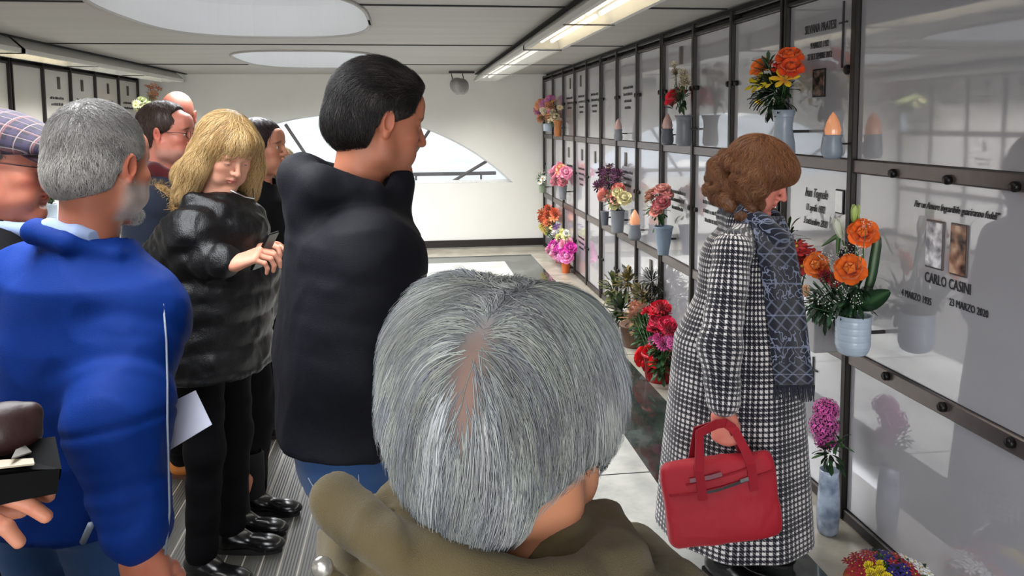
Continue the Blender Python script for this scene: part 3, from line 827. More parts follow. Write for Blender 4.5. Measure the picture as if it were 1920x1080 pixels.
def head_color(V, skin, lip=None, brow=(60, 40, 30), beard=None, flush=.35, seed=0):
    sk = np.array(lin(skin)); C = np.repeat(sk[None], len(V), 0)
    red = np.array(lin((min(255, skin[0]*1.02), skin[1]*.72, skin[2]*.68)))
    x, y, z = V.T
    def blob(c, r): return np.exp(-(((x-c[0])/r[0])**2+((y-c[1])/r[1])**2+((z-c[2])/r[2])**2))
    k = np.zeros(len(V))
    for q in (-1, 1): k += .9*blob((q*.045, .065, -.03), (.022, .03, .02))+.9*blob((q*.085, -.005, -.01), (.015, .03, .035))
    k += .8*blob((0, .11, -.03), (.014, .012, .012)); k += .5*(hashn(V, 60, seed)-.5)
    C = C*(1-np.clip(k*flush, 0, 1)[:, None])+red*np.clip(k*flush, 0, 1)[:, None]
    lp = np.array(lin(lip or (skin[0]*.86, skin[1]*.58, skin[2]*.56)))
    m = np.clip(np.exp(-((x/.022)**4+((z+.065)/.0085)**4))*(y > .083), 0, 1)*.8
    C = C*(1-m[:, None])+lp*m[:, None]
    if brow is not None:
        ax = np.abs(x); m = (np.exp(-(((ax-.034)/.019)**4+((z-.0235+.25*(ax-.03)**1)/.0042)**4))*(y > .07))*.85
        C = C*(1-m[:, None])+np.array(lin(brow))*m[:, None]
    if beard is not None:
        bc, lo, st = beard
        m = np.clip((lo-z)/.018, 0, 1)*np.clip((y+.02)/.02, 0, 1)*np.clip((z+.125)/.01, 0, 1)*st*(.75+.25*hashn(V, 500, 2))
        m = m*(1-np.clip(np.exp(-((x/.024)**4+((z+.065)/.009)**4)), 0, 1))
        C = C*(1-m[:, None])+np.array(lin(bc))*m[:, None]
    return C
# ---- hands: local frame wrist at origin, fingers +y, thumb side +x, back of hand +z
def hand_mesh(curl=(.5, .6, .7, .8), spread=.04, thumb=(.5, .3), h=.0022, sc=1.0, thumb_fold=.4, mirror=False, wr=.026):
    s = SDF((-.075, -.08, -.115), (.095, .205, .06), h)
    s.cap((0, -.06, 0), (0, .005, 0), wr*1.05, wr*.95, .02, sq=((0, 0, 1), .78))
    s.cap((.022, .02, 0), (.030, .082, 0), .017, .0145, .02, sq=((0, 0, 1), .85))
    s.cap((.0, .015, 0), (.008, .088, .003), .019, .0145, .018, sq=((0, 0, 1), .85))
    s.cap((-.012, .012, 0), (-.013, .084, .002), .018, .0135, .018, sq=((0, 0, 1), .85))
    s.cap((-.022, .012, -.002), (-.032, .074, -.003), .017, .0125, .018, sq=((0, 0, 1), .85))
    s.ell((.02, .035, -.012), (.019, .03, .014), .014)
    roots = [(.030, .084, 0), (.0085, .090, .003), (-.0125, .086, .002), (-.0325, .076, -.003)]
    lens = [(.042, .025, .020), (.047, .028, .021), (.043, .026, .020), (.034, .020, .018)]
    rad = [(.0100, .0088, .0080, .0070), (.0103, .009, .0082, .0072), (.0097, .0086, .0078, .0068), (.0085, .0076, .007, .0060)]
    nails = []
    for i in range(4):
        p = np.array(roots[i]); a = spread*(1.5-i); c = curl[i]; ang = 0; pts = [p]
        for j, l in enumerate(lens[i]):
            ang += c*(.9, 1.1, .7)[j]
            d = np.array((math.sin(a)*math.cos(ang), math.cos(a)*math.cos(ang), -math.sin(ang))); p = p+d*l; pts.append(p)
        g = SDF(s.lo, s.lo+s.h*3, h); g.n = s.n; g.d = np.full(s.n, .5, np.float32); g.chain(pts, rad[i], .003)
        g.ell(pts[1], rad[i][1]*1.06, .003); o = np.minimum(s.d, g.d)     # fingers stay separate
        kk = .006; near = np.maximum(kk-np.abs(s.d-g.d), 0)/kk
        ax = s.lo[1]+h*np.arange(s.n[1]); wgt = np.clip((roots[i][1]+.012-ax)/.01, 0, 1)[None, :, None]
        s.d = (o-near*near*kk*.25*wgt).astype(np.float32)
        nails.append((pts[-1], d))
    p0 = np.array((.020, .022, -.006)); a, b = thumb
    d1 = _n3((math.sin(a+.35), math.cos(a+.35), -thumb_fold)); p1 = p0+d1*.045; d2 = _n3((math.sin(a)*math.cos(b), math.cos(a), -thumb_fold-b*.4)); p2 = p1+d2*.033; p3 = p2+_n3(d2+np.array((-b*.3, 0, -b*.2)))*.025
    s.chain([p0, p1, p2, p3], (.0155, .0118, .0105, .0085), .01)
    V, Fq = s.mesh(); V = V*sc
    if mirror: V = V*np.array((-1, 1, 1)); Fq = Fq[:, ::-1]
    return V, Fq
def place(V, o, y, z):
    "map hand-local to a frame: y axis (fingers) and z axis (back of the hand)"
    y = _n3(y); z = np.asarray(z, float); z = _n3(z-y*(z@y)); x = np.cross(y, z); R = np.stack([x, y, z], 1); return V@R.T+np.asarray(o)
def skin_col(V, skin, seed=1):
    c = np.array(lin(skin)); r = np.array(lin((skin[0], skin[1]*.8, skin[2]*.78))); k = hashn(V, 70, seed)[:, None]*.5
    return c*(1-k)+r*k
M_SOCK = plain('black_sock_knit', (16, 16, 18), .9)
# ---- a person: everything in a local frame (x right, y forward, z up), then turned and moved
class Person:
    def __init__(s, label, px, py, dist, heading, lean=0.05, shx=0.0, skin=(200, 150, 125), head=(0, 0, 0), hd=None, W=.19, top_drop=0, **kw):
        """px,py,dist: where the head centre is seen; heading in degrees (0 = +X, 90 = +Y)"""
        P = np.array((0, 0, CH))+ray(px, py)*dist; s.hw = P; th = math.radians(heading)
        s.R = rotz(th-math.pi/2)                        # local +y -> heading
        base = P-s.R@np.array((shx, lean, 0)); s.o = np.array((base[0], base[1], 0)); s.label = label
        s.hc = np.array((shx, lean, P[2])); s.H = P[2]/.932; s.k = s.H/1.70; s.skin = skin; s.W = W*s.k
        s.root = empty('person', s.o, label, 'person'); s.headR = rotz(math.radians(head[0]))@rotx(-math.radians(head[1]))@roty(math.radians(head[2]))
        s.nb = np.array((shx*.75, lean*.55, s.hc[2]-.175*s.k)) # neck base
        s.body_parts = []; s.kw = kw
        k = s.k; sh = s.nb[2]-.115*k
        s.S = {1: np.array((s.W+shx*.6, lean*.45, sh)), -1: np.array((-s.W+shx*.6, lean*.45, sh))}
        s.E = {q: s.S[q]+np.array((q*.03, -.02, -.235))*k for q in (1, -1)}
        s.Wr = {q: s.E[q]+np.array((q*.0, .06, -.25))*k for q in (1, -1)}
        s.hip = {q: np.array((q*.09*k, 0, .90*k)) for q in (1, -1)}
        s.kn = {q: np.array((q*.10*k, .02, .49*k)) for q in (1, -1)}
        s.an = {q: np.array((q*.10*k, -.01, .09)) for q in (1, -1)}
        s.foot = {1: 8, -1: -8}
    def w2l(s, P): return s.R.T@(np.asarray(P)-s.o)
    def px(s, px, py, dist): return s.w2l(np.array((0, 0, CH))+ray(px, py)*dist)
    def l2w(s, V): return np.asarray(V)@s.R.T+s.o
    def surf(s, px, py, out=.006, sd=None):
        T = sd or s.topsdf
        "point of the garment seen at a pixel"
        o = np.array((0, 0, CH)); r = ray(px, py); ts = np.arange(.5, 4, .004); L = (o+ts[:, None]*r-s.o)@s.R; ok = ((L > T.lo) & (L < T.lo+T.h*(T.n-1))).all(1)
        d = np.where(ok, T.sample(L), 1); k = np.argmax(d < out) if (d < out).any() else np.argmin(d); return L[k]
    def add(s, name, V, Fq, mat, col=None, uv=None, parent=None, label=None, smooth=True):
        o = mesh_obj(name, s.l2w(V), Fq, mat, parent or s.root, smooth, uv=uv, col=col)
        if label: o['label'] = label
        return o
    def addmb(s, name, mb, mat, parent=None, smooth=True, label=None):
        o = mesh_obj(name, s.l2w(np.concatenate(mb.V)), mb.F, mat, parent or s.root, smooth)
        if label: o['label'] = label
        return o
    def H2L(s, V): return np.asarray(V)@s.headR.T*1.0*s.hs+s.hc
    def mk_head(s, h=.0028, hs=1.0, brow=(60, 42, 32), beard=None, flush=.35, eye=(70, 50, 35), lip=None, **kw):
        s.hs = hs; inv = s.headR.T
        n1 = inv@((s.nb+np.array((0, -.005, -.035)))-s.hc)/hs
        hd = head_sdf(h, neck=((0, -.028, -.06), tuple(n1)), **kw); V, Fq = hd.mesh(); s.hd = hd
        C = head_color(V, s.skin, lip, brow, beard, flush); s.hV, s.hF = V, Fq
        s.body_parts.append((s.H2L(V), Fq, C))
        for q in (-1, 1):
            m = MB().ball((0, 0, 0), .0122, 14, 10); v = np.concatenate(m.V); y = v[:, 1]; 
            m2 = MB(); c = np.array((q*.0315, .0775, .001))
            C = np.where((y > .0112)[:, None], (.01, .01, .01), np.where((y > .0100)[:, None], lin(eye), lin((225, 220, 215))))
            o = mesh_obj('eye', s.l2w(s.H2L(v+c)), m.F, M_EYE, s.root, True, col=C)
    def mk_body(s, hands=None):
        k = s.k; b = SDF((-.45, -.35, -.0), (.45, .55, s.nb[2]+.08), .013)
        lx = s.nb
        b.loft([(.80*k, 0, 0, .13*k, .095*k), (.95*k, 0, 0, .15*k, .10*k), (1.10*k, lx[0]*.3, lx[1]*.3, .125*k, .09*k), (1.30*k, lx[0]*.7, lx[1]*.7, s.W*.82, .095*k), (s.nb[2]-.05, lx[0], lx[1], s.W*.6, .07*k), (s.nb[2], lx[0], lx[1], .06, .055)], .03)
        for q in (1, -1):
            b.chain([s.S[q]-np.array((q*.025, 0, .02)), s.E[q], s.Wr[q]], (.045*k, .036*k, .026*k), .03)
            b.chain([s.hip[q], s.kn[q], s.an[q]], (.058*k, .040*k, .030*k), .03)
            f = math.radians(s.foot[q]); b.cap(s.an[q]-np.array((0, .02, .045)), s.an[q]+np.array((math.sin(f)*.12, math.cos(f)*.12, -.065)), .022, .016, .012)
        V, Fq = b.mesh(); V = relax(V, Fq, 2); s.body_parts.insert(0, (V, Fq, skin_col(V, s.skin)))
        for hv, hf in (hands or []): s.body_parts.append((hv, hf, skin_col(hv, s.skin, 4)))
        V, Fq, C = join(s.body_parts); s.add('body', V, Fq, M_SKIN, C)
    def hand(s, q, ydir, zdir, h=.0026, **kw):
        "q=1 right hand, -1 left; directions in local person frame"
        V, Fq = hand_mesh(h=h, mirror=(q == 1), **kw)     # right hand seen from its back: thumb on the left (-x)
        return place(V, s.Wr[q], ydir, zdir), Fq
    def shoes(s, mat, sole, L=.27, heel=0, boot=0, name='shoe'):
        for q in (1, -1):
            a = s.an[q]; f = math.radians(s.foot[q]); R = rotz(-f)
            sd = SDF((-.08, -.12, -.01), (.08, .22, .12+boot), .005)
            sd.cap((0, -.055, .05), (0, .0, .052), .038, .036, .02); sd.cap((0, .0, .045), (0, .10, .030), .038, .035, .03, sq=((0, 0, 1), .75)); sd.ell((0, .13, .028), (.042, .055, .026), .03)
            sd.cap((0, -.03, .05), (0, -.03, .10+boot), .042, .046, .02)
            sd.half((0, 0, .012), (0, 0, -1), 0)
            V, Fq = sd.mesh(); V = relax(V, Fq, 1)
            T = lambda v: np.asarray(v)@R.T+np.array((a[0], a[1]+.02, 0))
            s.addmb('sock', MB().lathe([(.040, .05), (.047, .075), (.045, .12+boot*.3), (.045, .20), (.045, .25), (.036, .26)], 20, (a[0], a[1], 0)), M_SOCK)
            o = s.add(name, T(V), Fq, mat)
            m = MB(); n = 24; P = []
            for i in range(n):
                t = 2*math.pi*i/n; y = .035+.155*math.sin(t)*(L/.3)-.0; x = .043*math.cos(t)*(1-.12*math.cos(2*t)); P.append((x, y))
            V2 = [(x, y, z) for z in (.0, .02) for x, y in P]; Fs = [(i, (i+1) % n, n+(i+1) % n, n+i) for i in range(n)]+[tuple(range(n))[::-1], tuple(range(n, 2*n))]
            o2 = mesh_obj('sole', s.l2w(T(V2)), Fs, sole, o, False)
    def trousers(s, mat, w=1.0, h=.008, name='trousers', crease=.03, hem=.05):
        k = s.k; b = SDF((-.35, -.3, .0), (.35, .3, 1.05*k), h)
        hx, hy = ((s.hip[1]+s.hip[-1])/2)[:2]
        b.loft([(.80*k, hx, hy, .165*k*w, .12*k*w), (.92*k, hx, hy-.01, .172*k*w, .125*k*w), (1.02*k, hx, hy, .155*k*w, .115*k*w)], .03)
        s.tsdf = b
        for q in (1, -1):
            md = lambda t: 1+crease*np.sin(t*21+q)+.5*crease*np.sin(t*47)
            b.cap(s.hip[q]-np.array((0, 0, .03)), s.kn[q], .098*k*w, .068*k*w, .05, mod=md)
            b.cap(s.kn[q], s.an[q]+np.array((0, 0, hem-.04)), .068*k*w, .058*k*w, .03, mod=md)
        b.half((0, 0, hem), (0, 0, -1), .004)
        V, Fq = b.mesh(); V = relax(V, Fq, 2); return s.add(name, V, Fq, mat)
    def top(s, name, mat, hem, hw=(.2, .14), chest=(1.0, .135), waist=None, sleeve=(.068, .058, .048), puff=None, bodypuff=None, h=.008, collar=None, cuff=.0, fold=None, uvs=None, split=False, sq=None, label=None, sag=0, sh=.0, kk=.055, hy=0):
        "jacket or coat: torso tube following the spine plus sleeves"
        k = s.k; nx, ny, nz = s.nb; b = SDF((-.48, -.42, hem-.03), (.48, .56, nz+.16), h); zs = lambda f: hem+(nz-.03-hem)*f
        wst = waist or (hw[0]*.95, hw[1]*.95); cw = s.W*chest[0]
        zc = nz-.2*k; zw = 1.08*k
        rows = [(hem, 0, hy, hw[0]*k, hw[1]*k), (zw if zw > hem+.05 else hem+.06, nx*.35, ny*.35, wst[0]*k, wst[1]*k), (zc, nx*.8, ny*.75, cw, chest[1]*k), (nz-.075*k, nx, ny*.95, cw*.92, chest[1]*k*.9), (nz-.02*k, nx, ny, cw*.55, chest[1]*k*.62), (nz+.02*k, nx, ny, .075*k, .072*k)]
        if hem < .8*k: rows.append((.95*k, 0, 0, (hw[0]*.45+wst[0]*.55)*k, (hw[1]*.45+wst[1]*.55)*k))
        fd = fold
        if bodypuff:
            nb_ = bodypuff; fd = lambda th, z: (1+.045*np.abs(np.sin(z*math.pi/nb_))+.01*np.sin(5*th+z*9))
        b.loft(rows, .03, fold=fd, pw=2.3)
        for q in (1, -1):
            S_ = s.S[q]; b.cap((nx+q*.05*k, ny, nz-.055*k), S_-np.array((q*.01, 0, -.012*k)), .062*k, sleeve[0]*k*.86, .05)
        def arm(B, q):
            md = None
            if puff: md = lambda t: 1+.10*np.abs(np.sin(t*math.pi*puff))-.04
            else: md = lambda t: 1+.025*np.sin(t*17+q*2)+.015*np.sin(t*31)
            B.cap(s.S[q]-np.array((q*(.01-sh), 0, 0)), s.E[q], sleeve[0]*k*.97, sleeve[1]*k, kk, mod=md); lf = 1-.8*sleeve[2]*k/np.linalg.norm(s.Wr[q]-s.E[q]); B.cap(s.E[q], s.E[q]+(s.Wr[q]-s.E[q])*(lf+cuff), sleeve[1]*k, sleeve[2]*k, .02, mod=md)
            if not puff: B.ell(s.E[q], sleeve[1]*k*1.04, .03)
        outs = []
        if split:
            for q in (1, -1):
                B = SDF((-.48, -.42, hem-.03), (.48, .56, nz+.16), h); arm(B, q); 
                outs.append((q, B))
                dd = _n3(s.Wr[q]-s.E[q]); pe = s.E[q]+(s.Wr[q]-s.E[q])*(.97+cuff)
        else:
            for q in (1, -1): arm(b, q)
        if collar == 'stand':
            b.cap((nx, ny, nz-.02), (nx*1.05, ny+.01, nz+.055*k), .085*k, .078*k, .025); b.cap((nx, ny+.01, nz+.02), (nx, ny+.03, nz+.14), .066*k, .070*k, .008, 's')
        if collar == 'low':
            b.cap((nx, ny, nz-.02), (nx, ny, nz+.02*k), .078*k, .074*k, .02); b.cap((nx, ny+.01, nz+.0), (nx, ny+.03, nz+.1), .062*k, .066*k, .008, 's')
        if sq: sq(b, s)
        V, Fq = b.mesh(); V = relax(V, Fq, 1)
        o = s.add(name, V, Fq, mat, uv=(uvs(V) if uvs else None), label=label); s.topsdf = b
        for q, B in outs:
            V, Fq = B.mesh(); V = relax(V, Fq, 1)
            a = s.E[q]-s.S[q]; t = V-s.S[q]; ax = _n3(s.Wr[q]-s.S[q]); u0 = _n3(np.cross(ax, (1, 0, 0))); v0 = np.cross(ax, u0)
            ang = np.arctan2(t@v0, t@u0); uv = np.stack([ang*.062, t@ax], 1)
            s.add('sleeve', V, Fq, mat, uv=uv, parent=o)
        return o
# hair styles work in head-local space
def hair_obj(s, sd, n, flow, L, seg, w, cols, mask=None, lift=.002, wav=.0, jit=.15, shell=(.5, ), name='hair', seed=1, colfn=None, shellmul=.55, off0=.0004, thick=.5, shell_fn=None):
    r = np.random.default_rng(seed); V, Fq = sd.mesh(); V = relax(V.astype(float), Fq, 1)
    cols = np.array([lin(c) for c in cols]); base = cols.mean(0)*shellmul
    SC_ = np.repeat(base[None], len(V), 0)*(.8+.4*hashn(V, 120, seed))[:, None]
    if shell_fn is not None: SC_ = shell_fn(V, SC_)
    parts = [(V, Fq, SC_)]
    if n:
        sp = seeds_on(V, Fq, n, mask, r); L = L(sp) if callable(L) else L; p, nn, dd = strands(sd, sp, flow, L, seg, w, lift, wav, r, off0, jit)
        cl = hashn(sp, 55, seed+3); t = np.clip(cl*1.1-.05+r.normal(0, .16, n), 0, .999)*(len(cols)-1); i = t.astype(int); f = (t-i)[:, None]
        C = cols[i]*(1-f)+cols[np.minimum(i+1, len(cols)-1)]*f; C = C*r.uniform(.82, 1.18, n)[:, None]
        if colfn is not None: C = colfn(sp, C)
        parts.append(strand_mesh(p, nn, dd, w*r.uniform(.6, 1.3, n)[:, None].mean(), C, thick))
    V, Fq, C = join(parts)
    return s.add(name, s.H2L(V), Fq, M_HAIR, C)
def cut_fn(zs, ys, k=.006):
    "hair stays behind the line y = f(z)"
    return lambda X, Y, Z: -(np.interp(Z.ravel(), zs, ys).reshape(Z.shape)-Y)+0*X
def short_hair(th=.012, front=.072, side=.035, nape=-.085, h=.0028, topx=0.0, ears=True, back=0, quiff=0):
    sd = SDF((-.13, -.15, -.15), (.13, .15, .16), h)
    sd.ell((0, -.018, .036), (.076+th*.85+back*0, .096+th+back, .084+th+topx), 0)
    sd.ell((0, -.05, -.02), (.066+th*.6, .066+th, .07), .02)
    if quiff: sd.ell((0, .05, .085), (.06, .04, .03), .03)
    zz = [-.2, nape, nape+.02, -.02, .015, .03, .05, .075, .1, .16]
    yy = [-.2, -.09, -.035, -.030 if ears else .0, side-.01, side+.01, side+.015, front-.012, front, front]
    sd.func(cut_fn(zz, yy), (-1, -1, -1), (1, 1, 1), .006, 'i')
    for q in (-1, 1):
        if ears: sd.ell((q*.086, -.004, -.012), (.016, .020, .032), .006, 's')
    return sd
def flow_from(c, down=.9, back=0.0, side=0.0):
    c = np.array(c)
    def f(P):
        d = P-c; d[:, 2] *= .4; n = np.linalg.norm(d, axis=1)[:, None]+.02
        return d/n+np.array((side, -back, -down))*np.clip(1.2-(P[:, 2:3]-.0)/.13, 0, 1)
    return f
def glasses(s, mat, lens=None):
    m = MB(); 
    for q in (-1, 1):
        P = [(q*.033+.022*math.cos(a), .103-.004*abs(math.cos(a)), .0+.016*math.sin(a)) for a in np.linspace(0, 2*math.pi, 17)]
        m.tube(P, .0013, 6, False); m.tube([(q*.055, .100, .004), (q*.074, .085, .006), (q*.080, .0, .008), (q*.082, -.012, -.002)], .0014, 6)
    m.tube([(-.011, .104, .003), (0, .108, .006), (.011, .104, .003)], .0013, 6)
    o = mesh_obj('glasses', s.l2w(s.H2L(np.concatenate(m.V))), m.F, mat, s.root, True)
# ================================================================ PEOPLE
def cloth(name, color, rough=.8, sheen=.2, bsc=500, bst=.25, var=.12, spec=.25):
    t = NT(name); c = lin(color); n1 = t.noise(6, detail=3); n2 = t.noise(bsc, detail=2)
    t.set(color=t.mix(n1, tuple(v*(1-var) for v in c), tuple(v*(1+var) for v in c)), rough=rough, sheen=sheen, spec=spec)
    t.bump(t.math('ADD', n2, t.math('MULTIPLY', t.noise(14, detail=4, sc3=(1, 1, .45)), 5)), bst, .006); return t.m
def wrinkle(V, Fq, amp=.006, sc=(9, 9, 5), seed=0, dirn=(0.5, 0, 1)):
    N = mesh_normals(V, Fq); P = V@rotx(.5)*np.array(sc)
    n = 1-np.abs(2*hashn(P, 1.0, seed)-1); n2 = 1-np.abs(2*hashn(P*2.3+5, 1.0, seed+1)-1)
    return V+N*((n-.5)+.45*(n2-.5))[:, None]*amp
def wrinkled(o, amp, sc=(9, 9, 5), seed=0):
    me = o.data; n = len(me.vertices); co = np.empty(n*3, np.float32); me.vertices.foreach_get('co', co); co = co.reshape(-1, 3).astype(float)
    nf = len(me.polygons); li = np.empty(nf*4, np.int32); me.loops.foreach_get('vertex_index', li); V = wrinkle(co, li.reshape(-1, 4), amp, sc, seed)
    me.vertices.foreach_set('co', V.astype(np.float32).ravel()); me.update(); return o
M_LEATHER = plain('black_polished_leather', (14, 14, 15), .22, 0, .1, 30)
M_SOLE = plain('dark_rubber_sole', (24, 22, 22), .7)
M_BLACKT = cloth('black_trouser_cloth', (12, 12, 15), sheen=0, spec=.1)
M_DENIM = cloth('blue_denim', (44, 76, 122), .85, .1, 700, .3, .28)
M_NAVY = cloth('dark_navy_jacket_cloth', (15, 16, 24), .7, 0, 600, .3, .2, .18)
M_BLUE = cloth('bright_blue_jacket_cloth', (0, 42, 116), .7, 0, 800, .25, .10, .15)
M_BPUFF = cloth('black_quilted_nylon', (6, 6, 9), .42, 0, 300, .3, .1, .4)
M_KHAKI = cloth('khaki_coat_cloth', (98, 86, 58), .85, .2, 900, .35, .12)
M_SUIT = cloth('charcoal_suit_cloth', (18, 18, 21), sheen=0, spec=.12)
M_SHIRT = cloth('light_blue_shirt_cloth', (150, 168, 205), .8, .1, 700, .15, .05)
M_RED = cloth('dark_red_knit', (78, 18, 24), .9, .3, 300, .5)
M_GREYZ = plain('grey_zip_piping', (120, 128, 142), .5)
M_GMET = plain('gunmetal_frame', (40, 38, 40), .3, .8)
# ---------------- 1 grey-haired woman in the foreground, seen from behind
def fg_woman():
    s = Person('person with silver grey hair and khaki hooded coat, seen from behind in the foreground', 964, 773, .75, 84, lean=.03, skin=(205, 140, 105), W=.190)
    s.headR = rotz(math.radians(-38))@rotx(-math.radians(10)); s.nb[2] += .038
    s.mk_head(.0028, fem=True, full=1.02, flush=.3)
    sd = SDF((-.14, -.165, -.16), (.14, .12, .16), .0024)
    sd.ell((0, -.020, .034), (.100, .110, .094), 0)
    for q in (-1, 1): sd.ell((q*.052, -.03, .048), (.060, .085, .082), .02); sd.ell((q*.078, -.02, -.01), (.026, .060, .055), .035)
    sd.ell((-.01, -.070, -.025), (.072, .050, .058), .03); sd.ell((.01, -.072, -.070), (.052, .034, .036), .03)
    sd.cap((0, -.02, .142), (0, -.10, .128), .008, .004, .022, 's')
    zz = [-.2, -.13, -.10, -.06, -.03, .0, .03, .06, .1, .2]; yy = [-.2, -.075, -.060, -.050, -.028, .012, .05, .06, .08, .08]
    sd.func(cut_fn(zz, yy), (-1, -1, -1), (1, 1, 1), .008, 'i'); sd.half((0, 0, -.102), (0, 0, -1), .015)
    for q in (-1, 1): sd.ell((q*.088, .004, -.045), (.026, .036, .046), .01, 's')
    sd.ell((-.085, -.06, -.085), (.035, .05, .045), .03, 's'); sd.ell((.094, -.020, -.062), (.036, .046, .050), .015, 's')
    crown = np.array((.034, -.097, .062))
    def flow(P):
        d = P-crown; n = np.linalg.norm(d, axis=1)[:, None]+.004; d = d/n
        side = np.sign(P[:, :1]-.034); k = np.clip(n/.09, 0, 1)
        sw = np.concatenate([side*.25, np.zeros((len(P), 1)), np.zeros((len(P), 1))], 1)*(1-k)
        inw = np.concatenate([-P[:, :1]*7*np.clip((-.03-P[:, 2:3])/.06, 0, 1), 0*P[:, :1], 0*P[:, :1]], 1)
        return d*(1.15-.8*k)+np.array((0, 0, -1.))*k*.9+sw+inw
    def mk(P):
        r = np.linalg.norm((P-np.array((.036, -.105, .036)))*np.array((1.5, 1, .60)), axis=1)
        return .06+.94*np.clip((r-.014)/.022, 0, 1)
    def shell(V, C):
        r = np.linalg.norm((V-np.array((.036, -.105, .036)))*np.array((1.4, 1, .55)), axis=1); k = np.clip(1-(r-.018)/.02, 0, 1)[:, None]
        return C*(1-k*.8)+np.array(lin((150, 116, 102)))*k*.8
    cols = [(96, 98, 102), (122, 125, 130), (140, 143, 145), (152, 155, 152), (164, 168, 160), (124, 128, 137), (176, 178, 176)]
    def azn(P, C):  # shade gaps and lit streaks between locks painted into the strand colour
        d = P-crown; az = np.arctan2(d[:, 0], -d[:, 2]-.3*d[:, 1]); rr = np.linalg.norm(d, axis=1)
        Q = np.stack([az*5.5, rr*14, az*0], 1); n1 = hashn(Q, 1.0, 3); n2 = hashn(Q*np.array((2.6, 1.5, 1)), 1.0, 8); v = .30+1.34*np.clip(.62*n1+.38*n2, 0, 1)
        tint = np.stack([1+.05*(n2-.5), 1+.06*(n1-.5), 1+.16*(hashn(Q, .5, 5)-.5)], 1); return C*v[:, None]*tint
    hair_obj(s, sd, 15000, flow, lambda P: .085*np.clip((P[:, 2]+.115)/.11, .15, 1), 14, .0007, cols, mk, lift=.004, wav=.10, jit=.10, seed=11, shellmul=.42, colfn=azn, shell_fn=shell, off0=.0002)
    # clumped outer locks that give the cut its relief
    V, Fq = sd.mesh(); r = np.random.default_rng(21); sp = seeds_on(V, Fq, 240, lambda P: mk(P)*(P[:, 2] > -.12), r)
    allp = []
    for c in range(len(sp)):
        k = 22; w = sp[c]+r.normal(0, .0042, (k, 3)); allp.append(w)
    sp2 = np.concatenate(allp); rr = np.random.default_rng(4)
    p, nn, dd = strands(sd, sp2, flow, np.repeat(r.uniform(.05, .11, len(sp))*np.clip((sp[:, 2]+.115)/.11, .2, 1), 22), 14, .0007, .006, .06, rr, .0012, .05)
    base = np.array([lin(cols[i]) for i in r.integers(1, 7, len(sp))]); C = azn(sp2, np.repeat(base, 22, 0)*rr.uniform(.85, 1.15, (len(sp2), 1)))
    V2, F2, C2 = strand_mesh(p, nn, dd, .0006, C)
    s.add('hair_locks', s.H2L(V2), F2, M_HAIR, C2)
    s.mk_body()
    def hood(b, s):
        nx, ny, nz = s.nb; k = 1
        R = [(-.135, .06, .0), (-.150, -.02, .012), (-.125, -.09, .006), (-.06, -.125, -.006), (.03, -.130, -.008), (.11, -.10, -.016), (.145, -.04, -.030), (.13, .06, -.045)]
        b.chain([(nx+x, ny+y, nz+z-.020) for x, y, z in R], [.024, .030, .029, .028, .029, .031, .030, .024], .012, sq=((0, 0, 1), 1.0))
        R2 = [(-.10, .05, .05), (-.105, -.03, .045), (-.08, -.085, .030), (-.02, -.108, .016), (.05, -.105, .008), (.090, -.06, .004), (.09, .04, -.005)]
        b.chain([(nx+x, ny+y, nz+z-.012) for x, y, z in R2], [.018, .021, .022, .021, .022, .023, .018], .010)
        b.cap((nx-.10, ny-.10, nz+.03), (nx-.16, ny-.05, nz+.055), .016, .020, .012); b.cap((nx-.06, ny-.17, nz-.045), (nx-.155, ny-.13, nz-.04), .02, .028, .02)
        b.cap((nx+.02, ny-.175, nz-.055), (nx+.14, ny-.13, nz-.04), .022, .026, .02)
        b.cap((nx, ny+.01, nz+.03), (nx, ny+.03, nz+.2), .062, .075, .01, 's')
    o = s.top('coat', M_KHAKI, .55, (.22, .17), (1.08, .14), sleeve=(.075, .065, .055), h=.0062, sq=hood)
    wrinkled(o, .011, (14, 14, 26), 3)
    s.trousers(M_BLACKT, h=.012); s.shoes(M_LEATHER, M_SOLE)
    # snap fastener on a tab at the left of the hood
    p = s.w2l(np.array((0, 0, CH))+ray(604, 1064)*.60)
    m = MB(); m.ball(p, .009, 14, 10, (1, .7, 1)); s.addmb('snap_fastener', m, plain('pale_metal_snap', (200, 196, 188), .25, .8))
    MB_ = MB().tube([p+np.array((.0, .005, -.006)), p+np.array((.012, .02, -.03)), p+np.array((.03, .03, -.08))], [.007, .010, .014], 8); s.addmb('cord_tab', MB_, M_KHAKI)
